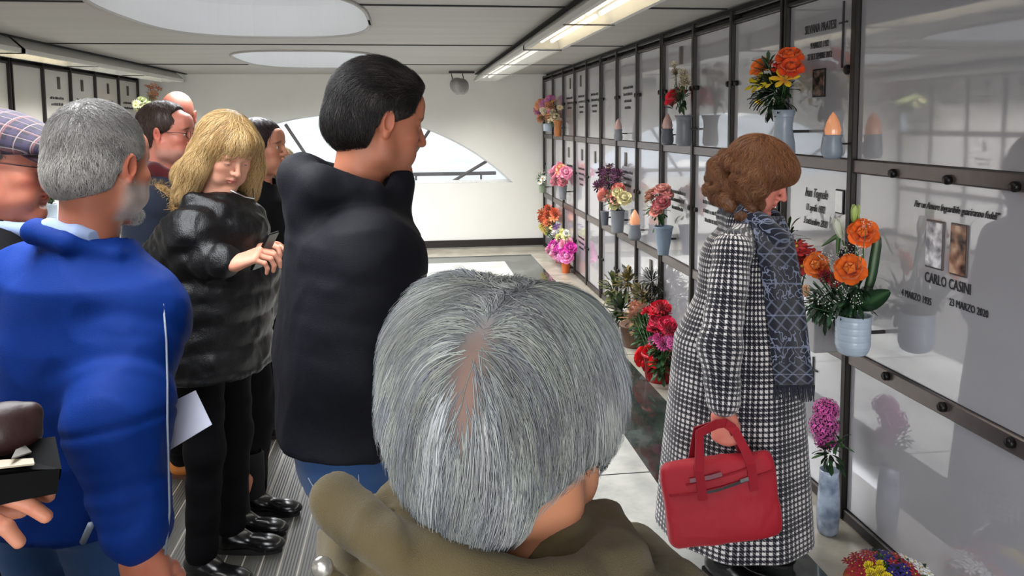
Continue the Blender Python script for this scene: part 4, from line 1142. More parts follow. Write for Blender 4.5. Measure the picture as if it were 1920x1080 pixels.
# ---------------- 2 dark-haired man in black jacket
def dark_man():
    s = Person('tall person with dark hair and black hooded jacket over blue jeans, seen in profile', 712, 226, 1.74, 12, lean=.095, skin=(178, 112, 84), W=.178)
    s.nb[1] -= .02
    s.headR = rotz(math.radians(6))@rotx(-math.radians(12))
    s.mk_head(.0024, full=1.06, nose=1.15, brow=(40, 32, 28), flush=.35, beard=((110, 80, 66), -.05, .25), hs=.97)
    sd = short_hair(.016, .086, .050, -.092, .0024, topx=.008, quiff=1)
    def flow(P):
        f = np.zeros_like(P); f[:, 1] = -1*np.clip((P[:, 2]-.02)/.06, -.2, 1); f[:, 2] = -.8*np.clip((.10-P[:, 2])/.08, 0, 1.2); f[:, 0] = P[:, 0]*1.5; return f
    def cf(P, C):
        g = np.array(lin((120, 112, 106))); k = (np.exp(-(((P[:, 1]-.015)/.03)**2+((P[:, 2]-.0)/.03)**2))*.55*np.random.default_rng(1).uniform(.2, 1, len(P)))[:, None]; return C*(1-k)+g*k
    hair_obj(s, sd, 9000, flow, .045, 8, .0007, [(14, 12, 12), (30, 26, 25), (20, 18, 18), (72, 64, 60)], None, .005, .25, .22, seed=5, shellmul=.6, colfn=cf)
    s.E[1] = s.S[1]+np.array((.0, -.03, -.20)); s.Wr[1] = s.E[1]+np.array((-.10, .20, -.03))
    s.E[-1] = s.S[-1]+np.array((-.04, .02, -.27)); s.Wr[-1] = s.E[-1]+np.array((.12, .20, .03))
    hands = [s.hand(1, (-.5, .85, .1), (.3, .2, .9), .0035), s.hand(-1, (.5, .85, .1), (-.3, .2, .9), .0035)]
    s.mk_body(hands)
    def hood(b, s):
        nx, ny, nz = s.nb
        R = [(-.095, .045, .025), (-.115, -.035, .045), (-.06, -.105, .058), (.02, -.115, .058), (.09, -.075, .045), (.105, .03, .02)]
        b.chain([(nx+x, ny+y, nz+z-.005) for x, y, z in R], [.028, .036, .044, .044, .038, .028], .02)
        b.cap((nx-.05, ny-.10, nz-.02), (nx+.05, ny-.10, nz-.02), .045, .045, .05)
        b.cap((nx, ny+.075, nz-.02), (nx, ny+.085, nz+.035), .05, .05, .03)
        b.cap((nx, ny+.02, nz+.035), (nx, ny+.045, nz+.2), .062, .075, .01, 's')
    o = s.top('jacket', M_NAVY, .905, (.208, .155), (1.0, .155), (.18, .16), sleeve=(.076, .068, .056), h=.007, sq=hood, kk=.13, hy=.012)
    wrinkled(o, .011, (7, 7, 5.5), 8)
    s.trousers(M_DENIM, .90, .007, 'jeans', .045)
    s.shoes(M_LEATHER, M_SOLE)
    st = plain('pale_denim_stitching', (150, 160, 176), .8)
    s.addmb('pocket_stitching', MB().tube([s.surf(x, y, .003, s.tsdf) for x, y in ((578, 896), (588, 914), (604, 922), (622, 912), (634, 896))], .0013, 5), st)
    s.addmb('side_seam', MB().tube([s.surf(x, y, .003, s.tsdf) for x, y in ((672, 890), (674, 930), (672, 980), (668, 1030), (664, 1070))], .0013, 5), st)
    return s
# ---------------- 3 man in bright blue jacket
def blue_man():
    s = Person('person with grey hair and beard in a bright blue jacket, holding white paper', 190, 308, 1.60, 66, lean=.03, shx=.105, skin=(184, 116, 90), W=.168)
    s.headR = rotz(math.radians(-2))@rotx(-math.radians(6))
    s.mk_head(.0024, full=1.08, brow=(120, 112, 105), beard=((176, 172, 165), -.03, .85), flush=.55, hs=.96)
    sd = short_hair(.010, .070, .046, -.072, .0024, topx=.006)
    def cf(P, C):
        k = np.clip((P[:, 2]-.01)/.085, 0, 1)[:, None]; d = np.array(lin((62, 58, 54)))*np.random.default_rng(2).uniform(.5, 1.5, (len(P), 1)); kk = k*.88
        return C*(1-kk)+d*kk
    hair_obj(s, sd, 14000, flow_from((0, -.07, .11), .8), .022, 5, .0006, [(128, 124, 120), (168, 165, 160), (196, 192, 186), (150, 146, 140)], None, .004, .1, .35, seed=9, shellmul=.45, colfn=cf)
    # short beard
    bd = SDF((-.09, -.04, -.14), (.09, .12, .0), .003)
    for q in (-1, 1): bd.cap((q*.060, .012, -.03), (q*.050, .02, -.082), .012, .014, .01); bd.cap((q*.050, .02, -.082), (q*.016, .080, -.112), .015, .016, .012)
    bd.ell((0, .088, -.108), (.024, .018, .020), .015)
    hair_obj(s, bd, 1800, lambda P: np.array((0, .3, -1.))+P*np.array((2, 0, 0)), .012, 4, .0006, [(170, 168, 162), (205, 202, 196), (150, 146, 140)], None, .005, .1, .3, name='beard', seed=3, shellmul=.7)
    s.S[1] += np.array((-.015, 0, -.05)); s.S[-1] += np.array((0, 0, .01))
    s.E[1] = s.px(222, 790, 1.46); s.Wr[1] = s.px(266, 1040, 1.45)
    s.E[-1] = s.S[-1]+np.array((.0, .02, -.30)); s.Wr[-1] = s.px(232, 775, 1.72)
    hr = s.hand(1, s.px(280, 1120, 1.44)-s.px(262, 1035, 1.42), s.px(200, 1040, 1.2)-s.px(262, 1040, 1.42), .0020, curl=(.45, .5, .55, .6), thumb=(.2, .2))
    hl = s.hand(-1, s.px(330, 775, 1.68)-s.px(232, 775, 1.72), s.px(330, 700, 1.62)-s.px(330, 770, 1.62), .0024, curl=(.25, .3, .35, .4))
    s.mk_body([hr, hl])
    def extra(b, s):
        nx, ny, nz = s.nb
        R = [(-.085, .06, .01), (-.098, -.02, .022), (-.055, -.075, .035), (.03, -.078, .018), (.088, -.03, -.012), (.085, .05, -.045)]
        b.chain([(nx+x, ny+y, nz+z) for x, y, z in R], [.016, .019, .020, .019, .016, .014], .015)
        b.cap((nx, ny+.01, nz+.0), (nx, ny+.03, nz+.2), .072, .082, .01, 's')
        # quilting seams round the right sleeve
        a, c, d = s.S[1], s.E[1], s.Wr[1]
        for t, rr in ((.0, .098), (.42, .092), (.62, .086), (.82, .08)):
            p = c+(d-c)*t; n = _n3(d-c)
            def ring(X, Y, Z, p=p, n=n, rr=rr):
                x, y, z = X-p[0], Y-p[1], Z-p[2]; w_ = x*n[0]+y*n[1]+z*n[2]; r2 = np.sqrt(np.maximum(x*x+y*y+z*z-w_*w_, 0)); return np.sqrt((r2-rr)**2+w_*w_)-.0035
            b.func(ring, p-.12, p+.12, .012, 's')
    s.l2 = None
    o = s.top('jacket', M_BLUE, .78, (.20, .155), (1.0, .16), (.205, .16), sleeve=(.088, .090, .070), h=.006, sq=extra, cuff=-.02, kk=.07)
    wrinkled(o, .010, (7, 7, 6), 12)
    nx, ny, nz = s.nb
    # shirt collar, grey zip piping following the front edge, pocket tab
    c = SDF((-.12, -.13, nz-.10), (.14, .16, nz+.10), .0035)
    c.chain([(nx-.07, ny+.05, nz), (nx-.072, ny-.03, nz+.018), (nx-.03, ny-.068, nz+.045), (nx+.035, ny-.066, nz+.034), (nx+.074, ny-.025, nz+.012), (nx+.074, ny+.06, nz-.03)], [.017]*6, .012, sq=((0, 0, 1), 1.6) if 0 else None)
    c.cap((nx, ny+.01, nz-.0), (nx, ny+.03, nz+.2), .060, .068, .006, 's')
    V, Fq = c.mesh(); s.add('shirt_collar', relax(V, Fq, 1), Fq, M_SHIRT)
    P = [s.surf(x, y) for x, y in ((306, 570), (312, 640), (314, 720), (314, 790), (316, 860), (318, 960), (310, 1040))]
    s.addmb('zip_piping', MB().tube(P, .0022, 6), M_GREYZ)
    a = s.surf(170, 985); b2 = s.surf(156, 1015); m = MB().tube([a, b2], .007, 6); s.addmb('zip_pull', m, M_GREYZ)
    s.trousers(M_DENIM, 1.03, .01, 'jeans'); s.shoes(M_LEATHER, M_SOLE)
    # the paper he holds
    C4 = [np.array((0, 0, CH))+ray(x, y)*d for x, y, d in ((366, 732, 1.62), (397, 796, 1.60), (290, 860, 1.57), (280, 775, 1.60))]
    n = _n3(np.cross(C4[1]-C4[0], C4[3]-C4[0]))*.004
    V = C4+[v+n for v in C4]; po = mesh_obj('paper', V, [(0, 1, 2, 3), (7, 6, 5, 4), (0, 4, 5, 1), (1, 5, 6, 2), (2, 6, 7, 3), (3, 7, 4, 0)], plain('white_paper', (205, 208, 226), .7, 0, .03, 20), None, False, loc=C4[3])
    tag(po, 'folded white sheets of paper held at hip height beside the bright blue jacket', 'paper')
# ---------------- 4 blonde woman
def blonde():
    s = Person('person with long blonde hair and black quilted coat looking down at a phone', 425, 283, 2.68, -18, lean=.09, skin=(214, 158, 132), W=.17)
    s.headR = rotz(math.radians(-34))@rotx(-math.radians(30))@roty(math.radians(-4))
    s.mk_head(.0026, fem=True, full=.98, brow=(150, 110, 70), lip=(190, 100, 95), lidded=True)
    sd = SDF((-.16, -.17, -.25), (.16, .15, .16), .0035)
    sd.ell((0, -.018, .038), (.096, .112, .098), 0); sd.ell((0, .055, .065), (.066, .045, .045), .02)
    for q in (-1, 1): sd.chain([(q*.080, .015, .03), (q*.102, .015, -.06), (q*.116, .02, -.165)], [.036, .042, .040], .03)
    sd.chain([(0, -.08, .0), (0, -.095, -.08), (0, -.09, -.16)], [.07, .07, .06], .03); sd.cap((-.08, -.06, -.14), (.08, -.06, -.14), .055, .055, .03)
    sd.ell((0, .10, -.05), (.050, .055, .082), .015, 's'); sd.ell((0, .03, -.16), (.05, .08, .07), .01, 's')
    fl = lambda P: np.concatenate([P[:, :1]*4*np.clip((P[:, 2:3]-.0)/.1, 0, 1), (P[:, 1:2]+.02)*3*np.clip(P[:, 2:3]/.1, 0, 1), -np.ones((len(P), 1))], 1)
    hair_obj(s, sd, 9000, fl, .11, 11, .0009, [(126, 92, 52), (176, 138, 86), (214, 180, 124), (232, 204, 152), (196, 158, 104)], None, .007, .35, .16, seed=15, shellmul=.5, thick=.6)
    s.E[1] = s.px(318, 478, 2.60); s.Wr[1] = s.px(438, 494, 2.50); s.E[-1] = s.S[-1]+np.array((-.03, .05, -.27)); s.Wr[-1] = s.px(486, 470, 2.72)
    hr = s.hand(1, s.px(490, 474, 2.5)-s.px(438, 494, 2.5), s.px(470, 400, 2.45)-s.px(470, 480, 2.5), .003, curl=(.7, .7, .8, .8)); hl = s.hand(-1, (.2, .9, .2), (-.4, .1, .9), .0035, curl=(.6, .7, .7, .8))
    s.mk_body([hr, hl])
    def ex(b, s):
        nx, ny, nz = s.nb; b.chain([(nx-.09, ny+.05, nz-.03), (nx-.10, ny-.03, nz), (nx, ny-.09, nz+.01), (nx+.10, ny-.03, nz), (nx+.09, ny+.06, nz-.04), (nx, ny+.10, nz-.07)], [.03]*6, .02)
    o = s.top('quilted_coat', M_BPUFF, .74, (.225, .20), (1.08, .165), (.225, .20), sleeve=(.092, .085, .062), puff=3.2, bodypuff=.085, h=.0075, sq=ex)
    wrinkled(o, .012, (12, 12, 12), 6)
    s.trousers(M_BLACKT, .98, .009, 'trousers'); s.shoes(M_LEATHER, M_SOLE, boot=.05, name='ankle_boot')
    nx, ny, nz = s.nb
    s.addmb('necklace', MB().tube([(nx-.06, ny+.10, nz+.03), (nx-.02, ny+.125, nz+.0), (nx+.03, ny+.12, nz+.01), (nx+.07, ny+.09, nz+.035)], .003, 6), plain('silver_chain', (210, 210, 215), .2, 1))
    P = np.array((0, 0, CH))+ray(497, 470)*2.56
    ph = empty('phone', P, 'dark phone held in front of the black quilted coat', 'phone'); R = s.R@rotx(-.5)
    MB().bbox((-.036, -.005, -.07), (.036, .004, .07), .003, R, P).build('phone_body', M_BOLT, ph); MB().bbox((-.033, -.0065, -.066), (.033, -.0045, .066), .001, R, P).build('screen', plain('dark_screen', (30, 32, 36), .1), ph)
# ---------------- 5 man with plaid cap
def mat_plaid(name, base, stripes, sc, vec='obj'):
    t = NT(name); sp = t.new('SeparateXYZ'); t.link(t.obj() if vec == 'obj' else t.uvn(), sp.inputs[0]); col = None
    c = lin(base); cur = None
    for (p, d, off, cc, st) in stripes:
        for ax in (0, 1):
            f = t.math('LESS_THAN', t.math('FRACT', t.math('ADD', t.math('MULTIPLY', sp.outputs[ax], 1/p), off)), d); f = t.math('MULTIPLY', f, st)
            cur = t.mix(f, cur if cur is not None else tuple(c), lin(cc))
    t.set(color=cur, rough=.85, sheen=.2); t.bump(t.noise(900), .3, .002); return t.m
def cap_man():
    s = Person('person in a purple plaid flat cap, dark suit, pale blue shirt and tie', 6, 306, 1.86, 6, lean=.03, skin=(186, 116, 92), W=.19)
    s.headR = rotz(math.radians(-2))@rotx(-math.radians(8))
    s.mk_head(.0026, full=1.1, nose=1.3, brow=(90, 80, 74), flush=.6, hs=1.06)
    # side hair
    sd = short_hair(.006, .02, .038, -.075, .003); sd.half((0, 0, .03), (0, 0, 1), .01)
    hair_obj(s, sd, 2500, flow_from((0, -.07, .11)), .016, 4, .0006, [(120, 112, 106), (160, 152, 146)], None, .003, .1, .3, seed=2)
    sd = SDF((-.14, -.16, -.0), (.14, .19, .17), .0032)
    sd.ell((0, -.022, .056), (.102, .122, .068), 0); sd.ell((0, .06, .045), (.092, .080, .040), .025)
    sd.ell((0, -.02, .02), (.077, .095, .065), .004, 's'); sd.half((0, 0, .022), (0, .12, -1), .006)
    V, Fq = sd.mesh(); V = relax(V, Fq, 1); uv = np.stack([V[:, 1]+V[:, 0]*.25, V[:, 0]*.9-V[:, 2]*.9], 1)
    mp = mat_plaid('purple_plaid_wool', (16, 13, 30), [(.030, .34, 0, (42, 32, 60), .7), (.030, .07, .5, (134, 116, 114), .7), (.060, .05, .2, (112, 64, 60), .6)], 1, 'uv')
    s.add('flat_cap', s.H2L(V), Fq, mp, uv=uv)
    sd = SDF((-.09, .03, -.02), (.09, .19, .07), .003); sd.ell((0, .09, .022), (.078, .072, .012), 0, R=rotx(-.32)); sd.ell((0, .05, .0), (.06, .06, .02), .0, 's'); V, Fq = sd.mesh(); s.add('cap_peak', s.H2L(relax(V, Fq, 1)), Fq, cloth('dark_plum_peak', (48, 26, 36)))
    glasses(s, M_GMET)
    s.mk_body(); o = s.top('suit_jacket', M_SUIT, .76, (.19, .14), h=.008, sq=lambda b, s: b.ell((s.nb[0]+.0, s.nb[1]+.16, s.nb[2]-.06), (.045, .09, .12), .01, 's'), collar='low'); wrinkled(o, .006)
    nx, ny, nz = s.nb; c = SDF((-.14, -.13, nz-.30), (.14, .24, nz+.10), .0045)
    c.ell((nx, ny+.055, nz-.085), (.075, .075, .12), 0); c.chain([(nx-.055, ny+.07, nz+.01), (nx-.068, ny-.0, nz+.025), (nx, ny-.065, nz+.03), (nx+.068, ny-.0, nz+.025), (nx+.055, ny+.07, nz+.01), (nx, ny+.095, nz-.01)], [.016]*6, .01)
    c.cap((nx, ny+.01, nz+.0), (nx, ny+.04, nz+.2), .052, .066, .006, 's'); V, Fq = c.mesh(); s.add('shirt', relax(V, Fq, 1), Fq, M_SHIRT)
    mt = mat_plaid('navy_dotted_tie', (28, 36, 66), [(.012, .3, 0, (92, 104, 138), .6)], 1)
    m = SDF((-.06, ny+.03, nz-.36), (.06, ny+.20, nz+.03), .004); m.cap((nx, ny+.118, nz-.015), (nx, ny+.125, nz-.03), .02, .016, .01); m.cap((nx, ny+.13, nz-.03), (nx, ny+.142, nz-.30), .018, .035, .01, sq=((0, 1, 0), .3)); V, Fq = m.mesh(); s.add('tie', V, Fq, mt)
    s.trousers(M_SUIT, 1, .012); s.shoes(M_LEATHER, M_SOLE)
# ---------------- 6..9 people further back
def back_people():
    s = Person('person with glasses, brown hair and dark red collar behind the blonde-haired person', 314, 250, 3.12, -6, lean=.03, skin=(204, 130, 110), W=.19)
    s.headR = rotz(math.radians(-2))@rotx(-math.radians(3)); s.mk_head(.0034, full=1.12, nose=1.15, beard=((170, 150, 140), -.055, .45), flush=.6)
    sd = short_hair(.011, .050, .045, -.075, .0036); hair_obj(s, sd, 3000, flow_from((0, -.05, .12)), .03, 5, .001, [(56, 42, 36), (84, 66, 58), (66, 52, 46)], None, .004, .1, .25, seed=4)
    glasses(s, M_GMET); s.an[1] = np.array((*s.w2l(at(345, 893, Z=0))[:2], .09)); s.an[-1] = s.an[1]+np.array((-.2, .03, 0))
    s.mk_body()
    o = s.top('jacket', cloth('navy_parka_cloth', (24, 32, 48)), .78, (.2, .16), (1.05, .15), sleeve=(.08, .07, .055), h=.01, collar='low'); wrinkled(o, .01)
    nx, ny, nz = s.nb; c = SDF((-.16, -.16, nz-.2), (.16, .22, nz+.14), .006); c.chain([(nx-.07, ny+.07, nz-.01), (nx-.08, ny-.01, nz+.03), (nx, ny-.075, nz+.045), (nx+.08, ny-.01, nz+.03), (nx+.07, ny+.07, nz-.01), (nx, ny+.1, nz-.04)], [.028]*6, .02); c.cap((nx, ny+.09, nz-.03), (nx, ny+.11, nz-.15), .04, .05, .03); c.cap((nx, ny+.01, nz+.0), (nx, ny+.04, nz+.2), .05, .066, .006, 's')
    V, Fq = c.mesh(); s.add('scarf', relax(V, Fq, 1), Fq, M_RED)
    c = SDF((-.22, -.2, nz-.2), (.22, .12, nz+.1), .006); c.chain([(nx-.15, ny+.03, nz-.05), (nx-.12, ny-.08, nz-.03), (nx, ny-.13, nz-.02), (nx+.12, ny-.08, nz-.03), (nx+.16, ny+.04, nz-.06), (nx+.15, ny+.1, nz-.12)], [.035]*6, .02); V, Fq = c.mesh()
    r = np.random.default_rng(8); sp = seeds_on(V, Fq, 2500, None, r); p, nn, dd = strands(c, sp, lambda P: r.normal(0, 1, P.shape)+np.array((0, 0, -.6)), .03, 4, .001, .02, 0, r); CC = np.array(lin((196, 160, 106)))*r.uniform(.6, 1.2, (2500, 1))
    V, Fq, CC = join([(V, Fq, np.array(lin((150, 118, 76)))), strand_mesh(p, nn, dd, .0012, CC)]); s.add('fur_trim', V, Fq, M_HAIR, CC)
    s.trousers(M_BLACKT, 1, .012)
    tan = plain('tan_boot_leather', (176, 104, 38), .5, 0, .15, 20); s.shoes(tan, plain('brown_boot_sole', (74, 44, 26), .7), boot=.05, name='boot')
    s = Person('bald person seen behind the one with glasses', 334, 216, 3.95, 100, lean=.02, skin=(132, 74, 58), W=.19)
    s.mk_head(.0036, full=1.05, flush=.4); s.mk_body(); s.top('coat', M_SUIT, .7, (.2, .15), h=.012, collar='stand'); s.trousers(M_BLACKT, 1, .014); s.shoes(M_LEATHER, M_SOLE)
    s = Person('person with dark brown hair mostly hidden behind the person with blonde hair', 492, 276, 3.42, -15, lean=.04, skin=(190, 130, 104), W=.165)
    s.mk_head(.0036, fem=True); sd = SDF((-.15, -.16, -.2), (.15, .14, .16), .004); sd.ell((0, -.02, .038), (.092, .108, .095), 0)
    for q in (-1, 1): sd.chain([(q*.075, -.0, .02), (q*.085, -.01, -.08)], [.03, .03], .03)
    sd.cap((0, -.07, 0), (0, -.07, -.10), .06, .05, .03); sd.ell((0, .105, -.03), (.05, .06, .08), .01, 's')
    hair_obj(s, sd, 2500, flow_from((0, -.04, .12), 1.2), .07, 7, .001, [(36, 24, 26), (58, 40, 38), (44, 30, 32)], None, .005, .2, .15, seed=6)
    for q, (x, y) in ((1, (500, 960)), (-1, (470, 997))): s.an[q] = np.array((*s.w2l(at(x-22, y, Z=0))[:2], .09))
    s.mk_body(); s.top('coat', M_SUIT, .7, (.19, .15), h=.012, collar='low'); s.trousers(M_BLACKT, .95, .014)
    s.foot = {1: 0, -1: 0}; s.shoes(M_LEATHER, M_SOLE)
    s = Person('short person with light brown hair, mostly hidden behind the person in black jacket', 520, 318, 3.95, 10, lean=.05, skin=(206, 140, 108), W=.15)
    s.headR = rotx(-math.radians(18)); s.mk_head(.0036, fem=True, hs=.96); sd = SDF((-.15, -.16, -.2), (.15, .14, .16), .004); sd.ell((0, -.02, .038), (.090, .106, .093), 0)
    for q in (-1, 1): sd.chain([(q*.075, -.0, .02), (q*.08, -.01, -.06)], [.026, .026], .03)
    sd.ell((0, .105, -.03), (.056, .065, .09), .01, 's'); hair_obj(s, sd, 2500, flow_from((0, -.04, .12), 1.2), .06, 7, .001, [(110, 92, 70), (142, 122, 94), (90, 74, 58)], None, .005, .2, .15, seed=7)
    s.mk_body(); s.top('coat', cloth('taupe_coat_cloth', (120, 104, 86)), .7, (.18, .14), h=.012, collar='stand'); s.trousers(M_BLACKT, .95, .014); s.shoes(M_LEATHER, M_SOLE)
# ---------------- 10 person outside the left edge holding a wallet
def wallet_person():
    s = Person('person mostly beyond the left edge, hand reaching in with an open wallet', -330, 330, .98, 62, lean=.03, skin=(204, 140, 112), W=.17)
    s.mk_head(.0036, fem=True); sd = short_hair(.014, .06, .04, -.09, .004); hair_obj(s, sd, 1500, flow_from((0, -.05, .12)), .04, 5, .001, [(60, 46, 40), (90, 72, 60)], None, .004, .1, .2, seed=3)
    s.Wr[1] = s.px(-235, 1030, .80); s.E[1] = s.px(-330, 1060, .72)
    h = s.hand(1, s.px(0, 905, .80)-s.px(-235, 1030, .80), s.px(-30, 700, .78)-s.px(-30, 940, .80), .0022, curl=(.35, .45, .55, .6), thumb=(.2, .2))
    s.mk_body([h]); o = s.top('coat', cloth('dark_brown_coat', (52, 36, 32)), .62, (.2, .16), h=.01, collar='low', sleeve=(.07, .06, .045)); s.trousers(M_BLACKT, .95, .014); s.shoes(M_LEATHER, M_SOLE)
    O = np.array((0, 0, CH)); W = lambda x, y, d: O+ray(x, y)*d
    e = empty('wallet', W(30, 900, .80), 'open black wallet with a brown leather flap and pale cards, held at the left edge', 'wallet')
    def quad_slab(name, P, th, mat):
        P = [np.array(p) for p in P]; n = _n3(np.cross(P[1]-P[0], P[3]-P[0]))*th; V = P+[p+n for p in P]
        return mesh_obj(name, V, [(0, 1, 2, 3), (7, 6, 5, 4), (0, 4, 5, 1), (1, 5, 6, 2), (2, 6, 7, 3), (3, 7, 4, 0)], mat, e, False)
    bl = plain('black_wallet_leather', (3, 3, 4), .75, 0, .2, 60, spec=.15); br = plain('dark_brown_leather', (52, 30, 28), .5, 0, .2, 40, bump=.2)
    quad_slab('case', [W(-60, 905, .80), W(112, 900, .84), W(100, 838, .88), W(-60, 860, .86)], .012, bl)
    quad_slab('front_pocket', [W(-60, 960, .79), W(108, 925, .83), W(112, 880, .84), W(-60, 900, .80)], .01, bl)
    quad_slab('card', [W(-50, 885, .795), W(64, 872, .83), W(62, 862, .84), W(-50, 868, .81)], .002, plain('cream_card', (196, 184, 160), .5))
    quad_slab('photo_card', [W(20, 862, .82), W(58, 850, .85), W(46, 838, .86), W(28, 846, .84)], .002, plain('grey_card', (150, 146, 140), .4))
    sd = SDF(W(30, 790, .86)-.12, W(30, 790, .86)+.12, .003); sd.chain([W(-60, 832, .86), W(10, 800, .87), W(58, 775, .88)], [.022, .024, .012], .02); sd.chain([W(0, 835, .87), W(55, 818, .88)], [.02, .012], .02)
    V, Fq = sd.mesh(); mesh_obj('leather_flap', V, Fq, br, e)
# ---------------- 11 woman in houndstooth coat with red bag
def mat_gingham():
    t = NT('black_white_houndstooth_wool'); sp = t.new('SeparateXYZ'); t.link(t.uvn(), sp.inputs[0]); p = .0175
    f = []
    for ax in (0, 1):
        x = sp.outputs[ax]; duty = t.math('ADD', .56, t.math('MULTIPLY', t.math('SINE', t.math('MULTIPLY', x, 2*math.pi/.125)), .16))
        f.append(t.math('LESS_THAN', t.math('FRACT', t.math('MULTIPLY', x, 1/p)), duty))
    tw = t.math('LESS_THAN', t.math('FRACT', t.math('MULTIPLY', t.math('ADD', sp.outputs[0], sp.outputs[1]), 1/p*2)), .42)
    both = t.math('MULTIPLY', f[0], f[1]); one = t.math('ABSOLUTE', t.math('SUBTRACT', f[0], f[1]))
    c = t.mix(one, lin((214, 210, 208)), t.mix(tw, lin((26, 26, 36)), lin((120, 118, 122)))); c = t.mix(both, c, lin((20, 20, 30)))
    t.set(color=c, rough=.9, sheen=.3, spec=.2); t.bump(t.noise(700), .3, .003); return t.m
def check_woman():
    s = Person('person with curly auburn hair in a long black and white houndstooth coat', 1422, 330, 2.62, -38, lean=.06, skin=(218, 138, 120), W=.165)
    s.headR = rotz(math.radians(0))@rotx(-math.radians(26))
    s.mk_head(.0026, fem=True, full=1.02, nose=1.1, brow=(110, 70, 50), lip=(190, 80, 80), lidded=True, hs=.98)
    sd = SDF((-.16, -.18, -.17), (.16, .15, .17), .0032)
    sd.ell((0, -.012, .042), (.105, .118, .100), 0); sd.ell((0, .060, .050), (.085, .058, .050), .025)
    for q in (-1, 1): sd.ell((q*.085, .005, -.02), (.038, .065, .058), .03)
    for (x, y, z, r) in ((0, -.10, -.02, .06), (.05, -.095, -.055, .045), (-.05, -.095, -.055, .045), (.07, -.045, -.065, .042), (-.07, -.045, -.065, .042), (0, -.12, -.07, .045), (.03, -.13, -.03, .04), (.09, .0, -.06, .034), (-.09, .0, -.06, .034), (0, -.10, -.10, .04)):
        sd.ell((x, y, z), r, .012)
    rc = np.random.default_rng(12)
    for i in range(90):
        a = rc.uniform(2.2, 7.2); zz_ = rc.uniform(-.13, .02); rr_ = rc.uniform(.92, 1.06); sd.ell((.108*rr_*math.cos(a), -.02+.122*rr_*math.sin(a), zz_), rc.uniform(.016, .024), .006)
    sd.ell((0, .110, -.035), (.056, .056, .068), .012, 's'); sd.ell((0, .05, -.13), (.06, .09, .06), .01, 's')
    def fl(P):
        k = np.clip((.02-P[:, 2:3])/.08, 0, 1); a = np.concatenate([np.cos(P[:, 2:3]*90+P[:, 1:2]*60), np.sin(P[:, 2:3]*90), -np.ones((len(P), 1))*.7], 1)
        b = np.concatenate([P[:, :1]*5, (P[:, 1:2]+.06)*9*np.clip(P[:, 2:3]/.08, -.2, 1), -np.ones((len(P), 1))*.9], 1); return b*(1-k)+a*k*1.2
    def cf(P, C): k = np.clip((P[:, 2]+.01)/.12, 0, 1)[:, None]*.6; return C*(1-k)+C*k*np.array((1.35, 1.30, 1.25))
    hair_obj(s, sd, 9000, fl, .07, 11, .0009, [(78, 44, 30), (112, 70, 46), (142, 96, 62), (96, 58, 40), (160, 116, 80)], None, .006, .5, .18, seed=25, shellmul=.5, colfn=cf)
    # arms: right one hangs and holds the bag
    s.S[1] = s.px(1372, 470, 2.46); s.E[1] = s.px(1350, 650, 2.40); s.Wr[1] = s.px(1358, 775, 2.40)
    s.E[-1] = s.S[-1]+np.array((-.03, .02, -.27)); s.Wr[-1] = s.E[-1]+np.array((.08, .06, -.20))
    down = s.px(1362, 850, 2.40)-s.Wr[1]; toward = s.px(1365, 790, 2.0)-s.px(1362, 790, 2.4)
    hr = s.hand(1, down, toward, .002, curl=(1.25, 1.3, 1.3, 1.3), thumb=(.1, .9), thumb_fold=.9, spread=.02, sc=.98)
    hl = s.hand(-1, (.2, .3, -.9), (-.9, .3, 0), .0035)
    s.mk_body([hr, hl])
    mg = mat_gingham(); k = s.k; hem = .165
    def uvs(V):
        f = np.clip((V[:, 2]-hem)/1.2, 0, 1); cx = s.nb[0]*f; cy = s.nb[1]*f; a = np.arctan2(V[:, 0]-cx, -(V[:, 1]-cy)); return np.stack([a*.215, V[:, 2]], 1)
    fold = lambda th, z: 1+.028*np.sin(5*th+1.0)*np.clip((1.15-z)/.7, 0, 1)+.02*np.sin(9*th+2*z)*np.clip((1.0-z)/.6, 0, 1)
    def ex(b, s):
        nx, ny, nz = s.nb; b.chain([(nx-.07, ny+.05, nz-.005), (nx-.085, ny-.03, nz+.005), (nx, ny-.085, nz+.015), (nx+.085, ny-.03, nz+.005), (nx+.075, ny+.06, nz-.01)], [.026]*5, .02)
        b.cap((nx, ny+.02, nz+.03), (nx, ny+.05, nz+.2), .055, .07, .01, 's')
        b.ell((nx, ny*.55-.06, nz-.16), (.13, .09, .13), .05)
    o = s.top('houndstooth_coat', mg, hem, (.262/k, .262/k), (1.0, .145), (.190, .190), sleeve=(.072, .068, .060), h=.0065, sq=ex, fold=fold, uvs=uvs, split=True)
    # scarf draped down the front
    nx, ny, nz = s.nb; b = s.topsdf
    t = NT('navy_patterned_scarf_knit'); sp = t.new('SeparateXYZ'); t.link(t.uvn(), sp.inputs[0]); u, v = sp.outputs[0], sp.outputs[1]
    vr = t.new('TexVoronoi'); vr.inputs['Scale'].default_value = 42; mp = t.new('Mapping'); mp.inputs['Scale'].default_value = (1, .7, 1); t.link(t.uvn(), mp.inputs[0]); t.link(mp.outputs[0], vr.inputs['Vector'])
    blobs = t.math('LESS_THAN', t.math('ABSOLUTE', t.math('SUBTRACT', t.noise(48, mp.outputs[0], 1), .5)), .03)
    tri = lambda x, p: t.math('ABSOLUTE', t.math('SUBTRACT', t.math('FRACT', t.math('MULTIPLY', x, 1/p)), .5))
    dia = t.math('ABSOLUTE', t.math('SUBTRACT', t.math('ADD', tri(u, .045), tri(v, .05)), .5)); dia = t.math('LESS_THAN', dia, .09)
    band = t.math('LESS_THAN', t.math('FRACT', t.math('MULTIPLY', v, 1/.21)), .52); pat = t.math('ADD', t.math('MULTIPLY', blobs, band), t.math('MULTIPLY', t.math('MULTIPLY', dia, t.math('SUBTRACT', 1, band)), .55))
